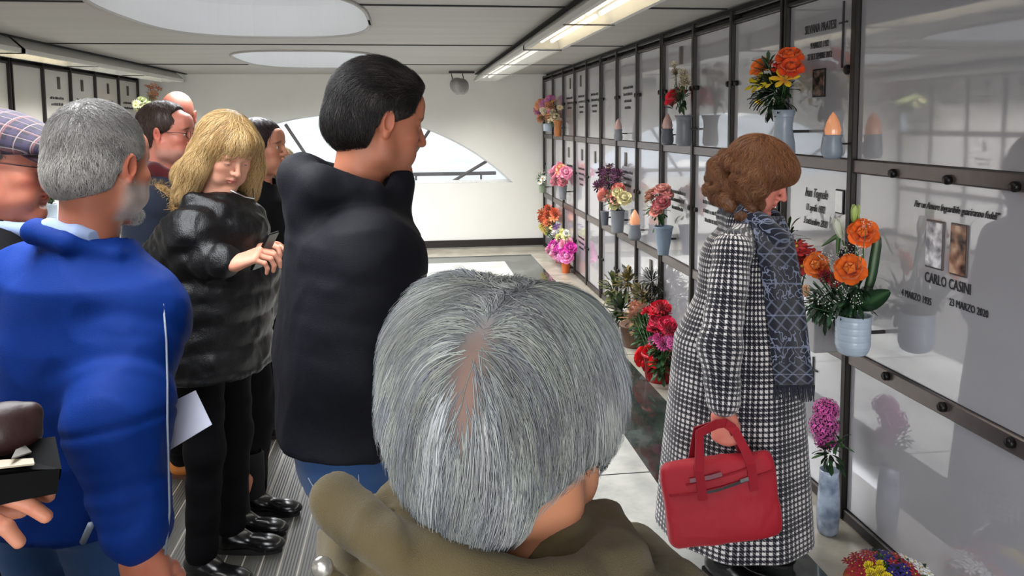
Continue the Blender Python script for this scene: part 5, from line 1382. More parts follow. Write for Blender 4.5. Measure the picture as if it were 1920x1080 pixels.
    ln = t.math('LESS_THAN', t.math('FRACT', t.math('ADD', t.math('MULTIPLY', v, 1/.105), .5)), .05)
    c = t.mix(t.math('MINIMUM', t.math('ADD', pat, t.math('MULTIPLY', ln, .6)), 1), lin((14, 18, 36)), lin((122, 130, 154))); t.set(color=c, rough=.95, sheen=.3); t.bump(t.noise(500), .5, .004); ms = t.m
    path = [(1440, 405), (1452, 450), (1462, 500), (1470, 560), (1478, 620), (1484, 680), (1490, 722)]
    rows = []
    Rinv = s.R.T
    for i, (px, py) in enumerate(path):
        row = []
        wv = 37 if i else 30
        for jj in range(7):
            x = px-wv+2*wv*jj/6; d = ray(x, py); dl = Rinv@d; o0 = s.w2l((0, 0, CH)); ts = np.arange(2.0, 3.0, .006); P = o0+ts[:, None]*dl
            sd_ = b.sample(P); hit = np.argmax(sd_ < .012) if (sd_ < .012).any() else np.argmin(sd_); row.append(ts[hit])
        row = np.minimum(np.array(row), np.median(row)+.05); row = np.convolve(np.pad(row, 1, 'edge'), [.25, .5, .25], 'valid'); rows.append(row)
    rows = np.array(rows); V = []; UV = []; L = 0
    pv = None; fine = np.linspace(0, len(path)-1, 34)
    for a in fine:
        i = min(int(a), len(path)-2); f = a-i; px = path[i][0]*(1-f)+path[i+1][0]*f; py = path[i][1]*(1-f)+path[i+1][1]*f; wv = 37 if i else 30+7*f
        for jj in range(13):
            tj = jj/12*6; j0 = min(int(tj), 5); fj = tj-j0; dep = (rows[i, j0]*(1-fj)+rows[i, j0+1]*fj)*(1-f)+(rows[i+1, j0]*(1-fj)+rows[i+1, j0+1]*fj)*f
            x = px-wv+2*wv*jj/12; P = np.array((0, 0, CH))+ray(x, py)*(dep-.006+.004*math.sin(jj*1.1+a*.6)); V.append(P); UV.append(((jj/12-.5)*.135, a*.105))
    V = np.array(V); n = len(fine); back = V-np.array((0, -1, 0))*(-.0); bk = V+np.array([_n3(ray(1460, 560))*.012]*len(V))
    AV = np.concatenate([V, bk]); o_ = len(V); Fq = []
    for i in range(n-1):
        for j in range(12): a = i*13+j; Fq.append((a, a+1, a+14, a+13)); Fq.append((o_+a+13, o_+a+14, o_+a+1, o_+a))
    for i in range(n-1):
        for j in (0, 12): a = i*13+j; q = (a, a+13, o_+a+13, o_+a); Fq.append(q if j == 0 else q[::-1])
    for j in range(12): Fq.append((j, o_+j, o_+j+1, j+1)); a = (n-1)*13+j; Fq.append((a+1, o_+a+1, o_+a, a))
    sc = mesh_obj('scarf', AV, np.array(Fq), ms, s.root, True, uv=np.concatenate([UV, UV]))
    fr = MB(); r = random.Random(3); last = V[-13:]
    for j in range(36):
        p = last[0]*(1-j/35)+last[-1]*(j/35); dx = r.uniform(-.006, .006); fr.tube([p, p+np.array((dx, dx*.5, -.022)), p+np.array((dx*1.8, 0, -.045-r.uniform(0, .012)))], .0022, 5)
    fr.build('fringe', cloth('navy_fringe', (22, 26, 44)), sc, True)
    # scarf round the neck
    c = SDF((nx-.17, ny-.18, nz-.16), (nx+.17, ny+.22, nz+.12), .005)
    c.chain([(nx-.06, ny+.07, nz+.01), (nx-.085, ny-.0, nz+.035), (nx, ny-.075, nz+.045), (nx+.085, ny-.0, nz+.035), (nx+.085, ny+.06, nz+.005), (nx+.06, ny+.11, nz-.045)], [.026, .028, .028, .03, .032, .036], .02); c.cap((nx, ny+.03, nz+.02), (nx, ny+.06, nz+.2), .048, .066, .006, 's')
    V, Fq = c.mesh(); V = relax(V, Fq, 1); s.add('scarf_wrap', V, Fq, ms, uv=np.stack([V[:, 0]+V[:, 1], V[:, 2]*1.2], 1))
    s.trousers(M_SUIT, .95, .01, 'trousers', hem=.04); s.shoes(M_LEATHER, M_SOLE)
    nxr = s.px(1480, 635, 2.45)
    # ---- red bag hanging from the hand
    O = np.array((0, 0, CH)); D = 2.36
    W = lambda x, y, d=D: O+ray(x, y)*d
    C = (W(1243, 872), W(1455, 842), W(1457, 1000), W(1250, 1026)); ctr = sum(C)/4
    ux = _n3((C[1]-C[0])+(C[2]-C[3])); uz = _n3((C[0]-C[3])+(C[1]-C[2])); uz = _n3(uz-ux*(uz@ux)); uy = np.cross(uz, ux); R = np.stack([ux, uy, uz], 1)
    w2 = .5*np.linalg.norm((C[1]+C[2]-C[0]-C[3])/2); h2 = .5*np.linalg.norm((C[0]+C[1]-C[2]-C[3])/2)
    e = empty('bag', ctr, 'red nylon document bag with two handles, held against the houndstooth coat', 'bag')
    red = cloth('red_nylon', (158, 8, 32), .5, .05, 900, .25, .06, .4); redd = cloth('dark_red_webbing', (142, 8, 30), .6, .1, 900, .3)
    dep = .042; sd = SDF((-w2-.03, -.07, -h2-.03), (w2+.03, .07, h2+.03), .0045)
    def rb(X, Y, Z):
        qx = np.abs(X)-(w2-.026); qz = np.abs(Z)-(h2-.026); r2 = np.sqrt(np.maximum(qx, 0)**2+np.maximum(qz, 0)**2)+np.minimum(np.maximum(qx, qz), 0)-.026
        bulge = dep*(1-.35*(X/w2)**4-.35*(Z/h2)**4)*(.9-.10*Z/h2); qy = np.abs(Y)-bulge+.012; return np.sqrt(np.maximum(r2+.012, 0)**2+np.maximum(qy, 0)**2)+np.minimum(np.maximum(r2+.012, qy), 0)-.012+0*X
    sd.func(rb, (-w2-.03, -.07, -h2-.03), (w2+.03, .07, h2+.03), 0)
    V, Fq = sd.mesh(); V = relax(V, Fq, 1); V = wrinkle(V, Fq, .006, (10, 10, 10), 5); mesh_obj('bag_body', V@R.T+ctr, Fq, red, e)
    yf = -dep*.97
    T = lambda p: np.asarray(p, float)@R.T+ctr
    def strip(pts, wd, th, mat, name, par=e):
        m = MB(); pts = [np.array(p, float) for p in pts]; V = []
        for i, p in enumerate(pts):
            d = _n3(pts[min(i+1, len(pts)-1)]-pts[max(i-1, 0)]); nrm = np.array((0, 1., 0)); sd_ = _n3(np.cross(d, nrm)); nn = np.cross(sd_, d)
            for a, b2 in ((-1, -1), (1, -1), (1, 1), (-1, 1)): V.append(p+sd_*a*wd/2+nn*b2*th/2)
        Fs = [(i*4+a, i*4+(a+1) % 4, (i+1)*4+(a+1) % 4, (i+1)*4+a) for i in range(len(pts)-1) for a in range(4)]+[(0, 1, 2, 3), tuple((len(pts)-1)*4+a for a in (3, 2, 1, 0))]
        return mesh_obj(name, T(V), Fs, mat, par, False)
    hpx = Rinv = None
    L2 = lambda x, y: (R.T@(W(x, y)-ctr))
    hL, hR, top = L2(1306, 885), L2(1400, 862), L2(1352, 796)
    for yy, dx in ((yf-.003, 0), (-yf+.003, -.01)):
        P = [(hL[0], yy, -h2*.15+hL[2]*.45), (hL[0], yy, h2*.86), (hL[0]+.008, yy*.8, h2+.02), (hL[0]+.022, yy*.35, top[2]-.012), (top[0]-.012, 0+dx*.3, top[2]+.004), (top[0]+.012, 0+dx*.3, top[2]+.004), (hR[0]-.028, yy*.35, top[2]-.018), (hR[0]-.008, yy*.8, h2+.02), (hR[0], yy, h2*.86), (hR[0], yy, -h2*.15+hR[2]*.45)]
        strip(P, .027, .005, redd, 'handle')
    zl = lambda x, z: (x, yf*(1-.35*(x/w2)**4)-.003, z)
    strip([zl(-w2*.93, h2*.34), zl(-w2*.5, h2*.34), zl(0, h2*.40), zl(w2*.45, h2*.52), zl(w2*.94, h2*.60)], .006, .004, redd, 'seam')
    strip([zl(-w2*.42, h2*.33), zl(-w2*.1, h2*.36), zl(w2*.2, h2*.44), zl(w2*.48, h2*.52)], .009, .004, plain('black_zip', (30, 22, 26), .4), 'zip')
    strip([zl(w2*.32, h2*.50), zl(w2*.52, h2*.55)], .010, .006, plain('silver_zip_pull', (200, 200, 205), .2, 1), 'zip_pull')
    strip([zl(-w2*.62, h2*.56), zl(-w2*.1, h2*.62), zl(w2*.42, h2*.74), zl(w2*.56, h2*.80), zl(w2*.60, h2*.92)], .004, .003, redd, 'pocket_edge')
    strip([zl(-w2*.55, h2*.66), zl(-w2*.2, h2*.68), zl(w2*.02, h2*.72)], .012, .004, plain('grey_logo_band', (120, 70, 80), .4), 'label_band')
if not os.environ.get('NOPPL'):
    import time
    for f in (fg_woman, dark_man, blue_man, blonde, cap_man, back_people, wallet_person, check_woman):
        t0 = time.time(); f(); print(f.__name__, round(time.time()-t0, 1))
# ================================================================ FLOWERS, VASES, VOTIVE LAMPS
M_PET = attr_mat('petals', .6, .25, 0, sheen=.15)
M_LEAF = attr_mat('leaves', .45, .35, 0)
M_VGREY = plain('grey_ceramic', (118, 122, 130), .35, 0, .05)
M_VWHITE = plain('blue_white_ceramic', (176, 190, 206), .25, 0, .06, 30)
M_VDARK = plain('dark_grey_ceramic', (84, 88, 98), .35, 0, .05)
M_COPPER = plain('copper_vase_metal', (182, 122, 78), .3, .7)
M_TERRA = plain('orange_plastic_pot', (206, 104, 50), .5)
M_FLAME = NT('amber_flame_glass'); M_FLAME.set(color=lin((214, 160, 128)), rough=.15); M_FLAME.b.inputs['Emission Color'].default_value = (*lin((255, 150, 80)), 1); M_FLAME.b.inputs['Emission Strength'].default_value = .28; M_FLAME = M_FLAME.m
R4 = random.Random(44)
class Pet:
    "collects petals with per-vertex colour"
    def __init__(s): s.V = []; s.F = []; s.C = []; s.n = 0
    def petal(s, b, d, up, L, w, curl, cup, col, tip=None, pointed=.6, nl=5, nw=3, waist=.3):
        b = np.array(b, float); d = _n3(d); up = _n3(np.asarray(up, float)-d*np.dot(up, d)); sd = np.cross(d, up); tip = col if tip is None else tip
        P = []; C = []
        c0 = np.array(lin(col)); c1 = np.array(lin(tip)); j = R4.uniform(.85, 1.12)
        for i in range(nl+1):
            t = i/nl; a = curl*t; ax = d*math.sin(a)/max(a, 1e-3)*1. if abs(a) > 1e-3 else d*t
            cen = b+L*((d*(math.sin(a)/curl) + up*((1-math.cos(a))/curl)) if abs(curl) > 1e-3 else d*t)
            dn = up*math.cos(a)-d*math.sin(a)
            ww = w*((waist+(1-waist)*math.sin(min(t*1.15, 1)*math.pi*.5))*(1 if t < .6 else max(.02, 1-((t-.6)/.4)**(1.5/pointed)*(1 if pointed >= 1 else .85+.15*pointed))))
            for k in range(nw+1):
                u = 2*k/nw-1; P.append(cen+sd*ww*u*.5+dn*cup*w*u*u*(1 if t > .05 else .3)); C.append((c0*(1-t)+c1*t)*j)
        for i in range(nl):
            for k in range(nw): a = s.n+i*(nw+1)+k; s.F.append((a, a+1, a+nw+2, a+nw+1))
        s.V += P; s.C += C; s.n += len(P); return s
    def ball(s, c, r, col, n=7, m=5, sc=(1, 1, 1)):
        q = MB().ball(c, r, n, m, sc); V = q.V[0]; s.V += list(V); s.F += [tuple(i+s.n for i in f) for f in q.F]; s.C += [np.array(lin(col))*R4.uniform(.9, 1.1)]*len(V); s.n += len(V); return s
    def tube(s, pts, r, col, n=5):
        q = MB().tube(pts, r, n); V = q.V[0]; s.V += list(V); s.F += [tuple(i+s.n for i in f) for f in q.F]; s.C += [np.array(lin(col))]*len(V); s.n += len(V); return s
    def build(s, name, mat, parent=None, loc=None):
        V = np.array(s.V); V[:, 0] = np.clip(V[:, 0], XL+.012, XW-.024); return mesh_obj(name, V, s.F, mat, parent, True, col=np.array(s.C), loc=loc)
def frame(d):
    d = _n3(d); a = _n3(np.cross(d, (0.13, .2, 1) if abs(d[2]) < .9 else (1, 0, 0))); return d, a, np.cross(d, a)
def bloom(p, kind, c, d, r, col, col2=None):
    d, a, b = frame(d); c = np.array(c, float); dirn = lambda t: a*math.cos(t)+b*math.sin(t); col2 = col2 or tuple(min(255, v*1.15) for v in col)
    if kind == 'rose':
        for ring, (n, el, L, w, rr) in enumerate(((3, 1.45, .70, .60, .06), (4, 1.35, .80, .85, .16), (5, 1.12, .92, 1.05, .24), (6, .80, 1.02, 1.15, .30), (6, .42, 1.0, 1.15, .32))):
            for i in range(n):
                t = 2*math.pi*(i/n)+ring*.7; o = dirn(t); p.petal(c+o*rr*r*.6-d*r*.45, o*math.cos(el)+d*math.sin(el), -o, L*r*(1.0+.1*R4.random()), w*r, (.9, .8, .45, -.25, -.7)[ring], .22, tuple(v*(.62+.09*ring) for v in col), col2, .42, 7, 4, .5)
        p.ball(c-d*r*.15, r*.34, tuple(v*.7 for v in col))
    elif kind == 'lily':
        for i in range(6):
            t = 2*math.pi*i/6+R4.uniform(-.1, .1); o = dirn(t); p.petal(c, o*.75+d*.65, d, r*1.15, r*.5, -.9, -.15, col2, col, .55, 6, 3)
        for i in range(4): o = dirn(i*1.6); p.tube([c, c+d*r*.5+o*r*.15], r*.03, (200, 190, 90)); p.ball(c+d*r*.52+o*r*.16, r*.06, (150, 70, 20))
    elif kind == 'star':
        for i in range(7):
            t = 2*math.pi*i/7; o = dirn(t); p.petal(c, o*.95+d*.25, d, r, r*.42, -.3, -.1, tuple(v*.8 for v in col), col2, .4, 4, 2)
        p.ball(c+d*r*.08, r*.13, (200, 170, 60))
    elif kind == 'daisy':
        for i in range(13):
            o = dirn(2*math.pi*i/13); p.petal(c, o+d*.2, d, r, r*.3, -.2, -.05, col, col2, .8, 3, 2)
        p.ball(c+d*r*.08, r*.22, (220, 180, 50), sc=(1, 1, 1))
    elif kind == 'mum':
        n = 42
        for i in range(n):
            z = 1-(i+.5)/n*1.25; rr = math.sqrt(max(0, 1-z*z)); t = i*2.399963; o = dirn(t)*rr+d*z; p.petal(c+o*r*.35, o, d, r*.62, r*.26, .7*(1 if z > .2 else -.5), -.2, tuple(v*.85 for v in col), col2, .9, 3, 2)
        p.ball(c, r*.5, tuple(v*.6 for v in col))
    elif kind == 'hydra':
        n = 120
        for i in range(n):
            z = 1-(i+.5)/n*1.5; rr = math.sqrt(max(0, 1-z*z)); t = i*2.399963; o = dirn(t)*rr+d*z; cc = c+o*r*R4.uniform(.9, 1.05); dd, aa, bb = frame(o)
            f = R4.uniform(.75, 1.15)
            for k in range(4):
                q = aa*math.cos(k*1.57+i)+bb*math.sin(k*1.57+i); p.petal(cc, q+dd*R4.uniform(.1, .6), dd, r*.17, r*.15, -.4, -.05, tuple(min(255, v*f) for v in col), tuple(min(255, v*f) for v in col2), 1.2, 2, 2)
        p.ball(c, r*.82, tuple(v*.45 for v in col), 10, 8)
    elif kind == 'bud':
        for i in range(5):
            o = dirn(i*1.257); p.petal(c+o*r*.1, d+o*.18, -o, r*1.6, r*.5, .25, -.25, col, col2, .6, 6, 3)
    elif kind == 'tiny':
        for i in range(26):
            o = _n3([R4.gauss(0, 1) for _ in range(3)]); q = c+o*r*R4.uniform(.4, 1); p.ball(q, r*.06, col, 5, 4)
    elif kind == 'spike':
        for i in range(22):
            t = i/22; o = dirn(i*2.4); p.petal(c+d*r*2*(t-.5), o*.8+d*.5, d, r*.42*(1.1-t), r*.16, .2, 0, col, col2, .5, 2, 2)
def leaves(p, c, R, n, L, cols, axis=(-.6, -.5, .6), w=.3, down=0, spread=1.0, kind=0):
    for i in range(n):
        o = _n3(np.array([R4.gauss(0, 1) for _ in range(3)])*spread+np.array(axis)*1.0); b = np.array(c)+o*np.array(R)*R4.uniform(.15, .9); col = R4.choice(cols); l = L*R4.uniform(.6, 1.25)
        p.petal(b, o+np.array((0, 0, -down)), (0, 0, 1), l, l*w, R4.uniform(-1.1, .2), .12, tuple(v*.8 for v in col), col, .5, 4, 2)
GRN = [(30, 62, 30), (44, 82, 38), (24, 48, 26), (60, 96, 50)]
def mpp(P): return float(np.dot(np.asarray(P)-np.array((0, 0, CH)), CF))/FPX
def wl(px, py, off=.09, side=1): return at(px, py, X=XW-off if side > 0 else XL+off)
def bouquet(name, label, blooms, greens=(), group=None, off=.10, side=1, stem_to=None, cat='flowers'):
    """blooms: (kind, px, py, radius px, colour[, colour2[, depth offset]]); greens: (px, py, rx px, n, leaf px)"""
    pts = [wl(b[1], b[2], off, side) for b in blooms]; ctr = sum(pts)/len(pts) if stem_to is None else wl(stem_to[0], stem_to[1], off, side)
    e = empty(name, ctr, label, cat, group)
    g = Pet()
    for b, P in zip(blooms, pts):
        m = mpp(P); o = b[6] if len(b) > 6 else 0; P = P+np.array((-side*o, 0, 0)); dr = _n3(P-ctr+np.array((-side*.07, -.07, .03))+1e-4)
        q = Pet(); bloom(q, b[0], P, dr, b[3]*m, b[4], b[5] if len(b) > 5 else None); q.build('flower_head', M_PET, e)
        if stem_to is not None: mid = (P+ctr)/2+np.array((-side*.01, 0, -.005)); g.tube([P-dr*b[3]*m*.2, mid, ctr], .0022, (50, 84, 40), 5)
    for G in greens:
        P = wl(G[0], G[1], off, side); m = mpp(P); leaves(g, P, (G[2]*m*.6, G[2]*m, G[2]*m), G[3], G[4]*m, G[5] if len(G) > 5 else GRN, axis=(-side*.6, -.3, .25), w=G[6] if len(G) > 6 else .34)
    if g.n: g.build('foliage', M_LEAF, e)
    return e
def vase(px, yt, yb, wt, wb, label, mat, kind='cone', off=.09, side=1, name='vase', group=None, cat='vase', floor=False):
    P0 = wl(px, yt, off, side); P1 = wl(px, yb, off, side); m = mpp(P0); H = P0[2]-P1[2]; rt, rb = wt*m/2, wb*m/2; zb = P1[2]; 
    if floor: zb = 0; H = P0[2]
    c = (P0[0], P0[1], zb); e = empty(name, c, label, cat, group)
    M_ = MB(); t = .92
    if kind == 'cone': M_.lathe([(.0005, 0), (rb*.95, 0), (rb, .004), (rb+(rt-rb)*.5, H*.5), (rt*.97, H*.93), (rt*1.04, H*.95), (rt*1.04, H), (rt*.92, H), (rb*.8, H*.2), (.0005, H*.2)], 28, c)
    elif kind == 'waist': M_.lathe([(.0005, 0), (rb*.8, 0), (rb, H*.1), (rb*.96, H*.3), (rt*.76, H*.62), (rt*.84, H*.85), (rt*1.05, H), (rt*.95, H), (rt*.7, H*.65), (.0005, H*.5)], 28, c)
    elif kind == 'tall': M_.lathe([(.0005, 0), (rb*.75, 0), (rb*.95, H*.06), (rb*1.05, H*.35), (rb*.95, H*.7), (rt, H*.93), (rt*1.05, H), (rt*.9, H), (rb*.7, H*.5), (.0005, H*.5)], 28, c)
    elif kind == 'ribbed':
        prof = [(.0005, 0), (rb*.35, 0), (rb*.72, H*.05)]
        for i in range(40):
            z = .08+.90*i/39; r = rb*(.80+.24*min(z/.25, 1)) if z < .25 else rb*1.04+(rt-rb*1.04)*(z-.25)/.75
            prof.append((r*(1-.022*(1 if (i % 7) == 0 else 0)), H*z))
        prof += [(rt*1.02, H), (rt*.92, H), (rb*.8, H*.3), (.0005, H*.3)]; M_.lathe(prof, 40, c)
    elif kind == 'square':
        for s0, z0, z1 in ((1, 0, H),):
            lo, hi = (c[0]-rb, c[1]-rb, c[2]), (c[0]+rb, c[1]+rb, c[2]+H*.96); M_.bbox(lo, hi, .004); M_.bbox((c[0]-rt*1.06, c[1]-rt*1.06, c[2]+H*.93), (c[0]+rt*1.06, c[1]+rt*1.06, c[2]+H), .003)
    M_.build('vessel', mat, e, kind != 'square')
    if not floor:
        xw = XW-.005 if side > 0 else XL+.005; zc = zb+H*.55; r_ = max(rt, rb)
        MB().bbox((min(c[0], xw), c[1]-.006, zc-.006), (max(c[0], xw), c[1]+.006, zc+.006), .002).build('wall_bracket', M_DARK, e)
    return e
def votive(px, yb, w, h, label, off=.08, lit=True, side=1, mat=None, group='votive lamps on the slabs'):
    P1 = wl(px, yb, off, side); m = mpp(P1); r = w*m/2; H = h*m; c = (P1[0], P1[1], P1[2]); e = empty('votive_lamp', c, label, 'votive lamp', group)
    MB().lathe([(.0005, 0), (r*.75, 0), (r*.98, H*.10), (r, H*.22), (r*.80, H*.42), (r*.92, H*.48), (r*.92, H*.51), (r*.2, H*.52)], 24, c).build('lamp_base', mat or M_VGREY, e, True)
    MB().lathe([(r*.72, H*.50), (r*.80, H*.62), (r*.62, H*.78), (r*.30, H*.92), (.0005, H)], 20, c, wob=lambda a, z: 1+.07*math.cos(8*a)).build('flame_shade', M_FLAME if lit else plain('dusty_rose_glass', (196, 160, 156), .2), e, True)
    MB().bbox((c[0], c[1]-.005, c[2]+H*.3), (XW-.005, c[1]+.005, c[2]+H*.34), .002).build('wall_bracket', M_DARK, e)
PK, CR_, PU, OR, YL, RD, WH, MG, PE = (226, 150, 176), (232, 210, 180), (96, 48, 84), (232, 88, 24), (240, 206, 40), (190, 24, 40), (232, 232, 226), (200, 60, 160), (236, 160, 130)
def rnd_blooms(cx, cy, rx, ry, n, kinds, cols, rr):
    out = []
    n = int(n*1.35)
    for i in range(n):
        t = i*2.4; q = math.sqrt((i+.5)/n); out.append((R4.choice(kinds), cx+rx*q*math.cos(t), cy+ry*q*math.sin(t), rr*1.18*R4.uniform(.8, 1.2), R4.choice(cols), None, R4.uniform(-.02, .05)))
    return out
# --- far end of the right wall
bouquet('flower_bouquet', 'mixed pink and cream bouquet in the top row at the far end of the wall', rnd_blooms(1031, 206, 18, 22, 14, ['mum', 'rose', 'daisy'], [PK, CR_, (214, 150, 110), (180, 110, 150)], 8), [(1042, 216, 16, 26, 12)], stem_to=(1038, 238))
vase(1046, 226, 256, 18, 14, 'small copper vase hanging at the far end beneath the pink and cream bouquet', M_COPPER, 'tall')
vase(1027, 232, 246, 18, 16, 'little white pot on the far end of the upper rail beside the copper vase', M_VWHITE, 'cone')
bouquet('flower_bouquet', 'small white flowers in a pale green vase at the far end of the middle row', rnd_blooms(1014, 330, 10, 12, 9, ['daisy', 'tiny'], [WH, (214, 220, 190)], 6), [(1016, 336, 10, 16, 9)], stem_to=(1016, 346))
vase(1016, 342, 361, 14, 10, 'pale green vase holding small white flowers at the far end', plain('pale_green_ceramic', (150, 168, 140), .4), 'cone')
bouquet('flower_bouquet', 'dusty pink bouquet in the middle row of the right wall, beside the white flowers', rnd_blooms(1052, 326, 15, 17, 12, ['mum', 'rose'], [PK, (204, 124, 140), PE], 8), [(1052, 342, 15, 18, 10)], stem_to=(1054, 350))
vase(1055, 348, 374, 17, 13, 'small grey vase under the dusty pink bouquet of the middle row', M_VGREY, 'cone')
bouquet('flower_bouquet', 'burnt orange bouquet with yellow sprigs in the bottom row at the far end', rnd_blooms(1030, 405, 15, 16, 11, ['mum', 'star'], [(206, 98, 58), (190, 84, 50), (222, 130, 80)], 9)+rnd_blooms(1028, 430, 14, 8, 7, ['daisy'], [(226, 214, 120), (236, 190, 120)], 6), [(1032, 432, 12, 16, 10)], stem_to=(1036, 448))
bouquet('flower_bouquet', 'pink and pale yellow bouquet above an orange pot in the bottom row', rnd_blooms(1055, 468, 18, 20, 14, ['mum', 'rose', 'hydra'], [PK, (228, 140, 190), MG], 9)+rnd_blooms(1058, 440, 15, 7, 6, ['mum'], [(226, 222, 150), WH], 7)+rnd_blooms(1049, 427, 10, 7, 4, ['star'], [(150, 110, 190)], 6), [(1064, 482, 14, 18, 10)], stem_to=(1060, 492))
vase(1061, 488, 520, 18, 12, 'orange plastic pot under the pink and pale yellow bouquet', M_TERRA, 'cone')
vase(1048, 486, 512, 14, 10, 'dull rust red pot just behind the orange pot', plain('rust_red_pot', (150, 66, 44), .5), 'cone', off=.05)
# --- middle of the right wall
votive(1159, 264, 17, 42, 'small unlit votive lamp hanging alone in the top row beyond the crimson rose bouquet', lit=False)
bouquet('flower_bouquet', 'bouquet with one crimson rose and dried cream flowers above a grey vase, top row', [('rose', 1265, 180, 19, (196, 20, 44))]+rnd_blooms(1280, 148, 17, 26, 12, ['mum', 'tiny', 'star'], [(190, 176, 150), (214, 202, 178), (158, 138, 112)], 9), [(1282, 186, 24, 44, 18, [(34, 52, 32), (56, 72, 44)]), (1262, 205, 12, 14, 14, [(110, 60, 50), (60, 50, 40)])], stem_to=(1283, 216))
vase(1282, 216, 274, 34, 30, 'tall grey vase holding the crimson rose bouquet in the top row', M_VGREY, 'waist')
votive(1251, 272, 24, 60, 'dark grey votive lamp beside the tall grey vase with the crimson rose', lit=False, mat=M_VDARK)
bouquet('flower_bouquet', 'dark purple and pale pink bouquet in the middle row between the far posts', rnd_blooms(1142, 332, 18, 22, 12, ['mum', 'star'], [PU, (84, 36, 70), (110, 60, 96)], 10)+rnd_blooms(1152, 366, 20, 18, 10, ['rose', 'lily'], [(228, 170, 160), (214, 206, 160), (206, 120, 110)], 9), [(1156, 376, 22, 40, 14)], stem_to=(1156, 396))
vase(1158, 394, 436, 27, 22, 'grey vase under the purple and pale pink bouquet', M_VGREY, 'cone')
vase(1134, 396, 422, 16, 13, 'small dark grey vase to the left of the grey vase under the purple bouquet', M_VDARK, 'cone')
votive(1190, 450, 24, 58, 'votive lamp with a glowing peach shade in the middle row')
bouquet('flower_bouquet', 'muted pink roses with fresh green leaves above a blue-grey tapered vase', rnd_blooms(1240, 372, 15, 24, 11, ['rose', 'lily'], [(196, 110, 116), (176, 130, 110), (214, 150, 140)], 10), [(1236, 398, 26, 60, 18, [(60, 104, 44), (84, 128, 58), (44, 80, 36)])], stem_to=(1243, 424))
vase(1244, 424, 478, 36, 20, 'blue-grey tapered vase with muted pink roses in the middle row', plain('blue_grey_ceramic', (120, 138, 156), .35), 'cone')
# --- orange bouquet top row
e = bouquet('flower_bouquet', 'bright bouquet of orange roses and yellow lilies above a pale vase in the top row', [('rose', 1426, 124, 19, OR, (240, 120, 40)), ('rose', 1480, 104, 22, (226, 66, 24), (240, 100, 36)), ('rose', 1492, 126, 20, (222, 58, 22), (236, 90, 34), .02), ('rose', 1466, 124, 17, (206, 50, 22)), ('lily', 1422, 158, 24, YL), ('lily', 1458, 158, 26, YL, None, .03), ('lily', 1484, 150, 26, YL, (226, 150, 40), .03), ('lily', 1456, 130, 16, YL), ('star', 1444, 118, 12, (150, 30, 40)), ('bud', 1430, 195, 12, YL)], [(1452, 176, 42, 110, 30, [(22, 44, 24), (30, 58, 30), (16, 34, 20)]), (1440, 140, 30, 40, 22), (1470, 190, 24, 40, 24, [(20, 44, 24), (34, 62, 30)])], stem_to=(1468, 208), off=.12)
vase(1470, 206, 296, 42, 44, 'pale blue-grey vase carrying the orange and yellow bouquet', plain('pale_blue_grey_ceramic', (146, 158, 172), .3), 'waist', off=.12)
votive(1560, 298, 37, 88, 'blue-grey votive lamp with a glowing amber flame-shaped shade, top row near the tall post', off=.09, mat=plain('blue_grey_ceramic2', (130, 140, 152), .35))
# --- main bouquet of the middle row: each flower is its own thing
VC = wl(1600, 592, .13)
def single(kind, px, py, r, col, label, cat, name, col2=None, off=.15, dr=(-.5, -.6, .4), stemcol=(56, 92, 44)):
    P = wl(px, py, off); m = mpp(P); e = empty(name, P, label, cat); q = Pet(); bloom(q, kind, P, dr, r*m, col, col2); q.build('bloom', M_PET, e)
    b = VC+np.array((R4.uniform(-.015, .015), R4.uniform(-.02, .02), -.03)); s = Pet().tube([P-_n3(dr)*r*m*.2, (P*.6+b*.4)+np.array((.02, 0, 0)), b], .003, stemcol, 6); s.build('stem', M_LEAF, e); return e
single('rose', 1618, 436, 23, (232, 74, 22), 'orange rose highest in the ribbed-vase bouquet, beside the pale lily bud', 'rose', 'rose', (244, 120, 40))
single('rose', 1594, 504, 25, (226, 78, 20), 'large orange rose right above the ribbed white vase', 'rose', 'rose', (242, 124, 40), .20)
single('rose', 1530, 497, 20, (236, 92, 28), 'orange rose at the left of the ribbed-vase bouquet, above the red flowers', 'rose', 'rose', (246, 140, 60), .19, (-.6, -.6, .3))
single('bud', 1512, 556, 17, (236, 170, 130), 'peach rosebud drooping at the lower left of the ribbed-vase bouquet', 'rosebud', 'rosebud', (240, 200, 160), .2, (-.3, -.4, .85))
single('bud', 1602, 418, 22, (150, 178, 84), 'long pale green lily bud standing highest above the orange roses', 'lily bud', 'lily_bud', (190, 206, 130), .15, (0, -.1, 1))
single('bud', 1578, 446, 24, (206, 214, 190), 'white-green lily bud left of the highest orange rose', 'lily bud', 'lily_bud', (226, 230, 214), .16, (-.25, .1, .95))
single('mum', 1548, 518, 16, (150, 26, 34), 'dark red chrysanthemum beneath the left orange rose', 'chrysanthemum', 'chrysanthemum', (176, 36, 40), .20)
single('mum', 1564, 528, 13, (140, 22, 34), 'smaller dark red chrysanthemum next to the baby breath in the ribbed-vase bouquet', 'chrysanthemum', 'chrysanthemum', (170, 34, 40), .20)
e = empty('filler_flowers', VC, 'sprays of tiny white filler blossoms spread through the ribbed-vase bouquet', 'filler flowers'); e['kind'] = 'stuff'; q = Pet()
for (x, y, r) in ((1568, 488, 18), (1580, 535, 20), (1545, 560, 22), (1560, 585, 18), (1600, 560, 18), (1610, 470, 14), (1625, 420, 12), (1545, 478, 14), (1585, 470, 15)):
    P = wl(x, y, .2); bloom(q, 'tiny', P, (0, 0, 1), r*mpp(P), (226, 226, 220)); q.tube([P, VC], .0012, (70, 96, 60), 4)
q.build('sprays', M_PET, e); e['kind'] = 'stuff'
e = empty('leaf_foliage', VC, 'dark green fern and leaf foliage filling the ribbed-vase bouquet', 'foliage'); q = Pet()
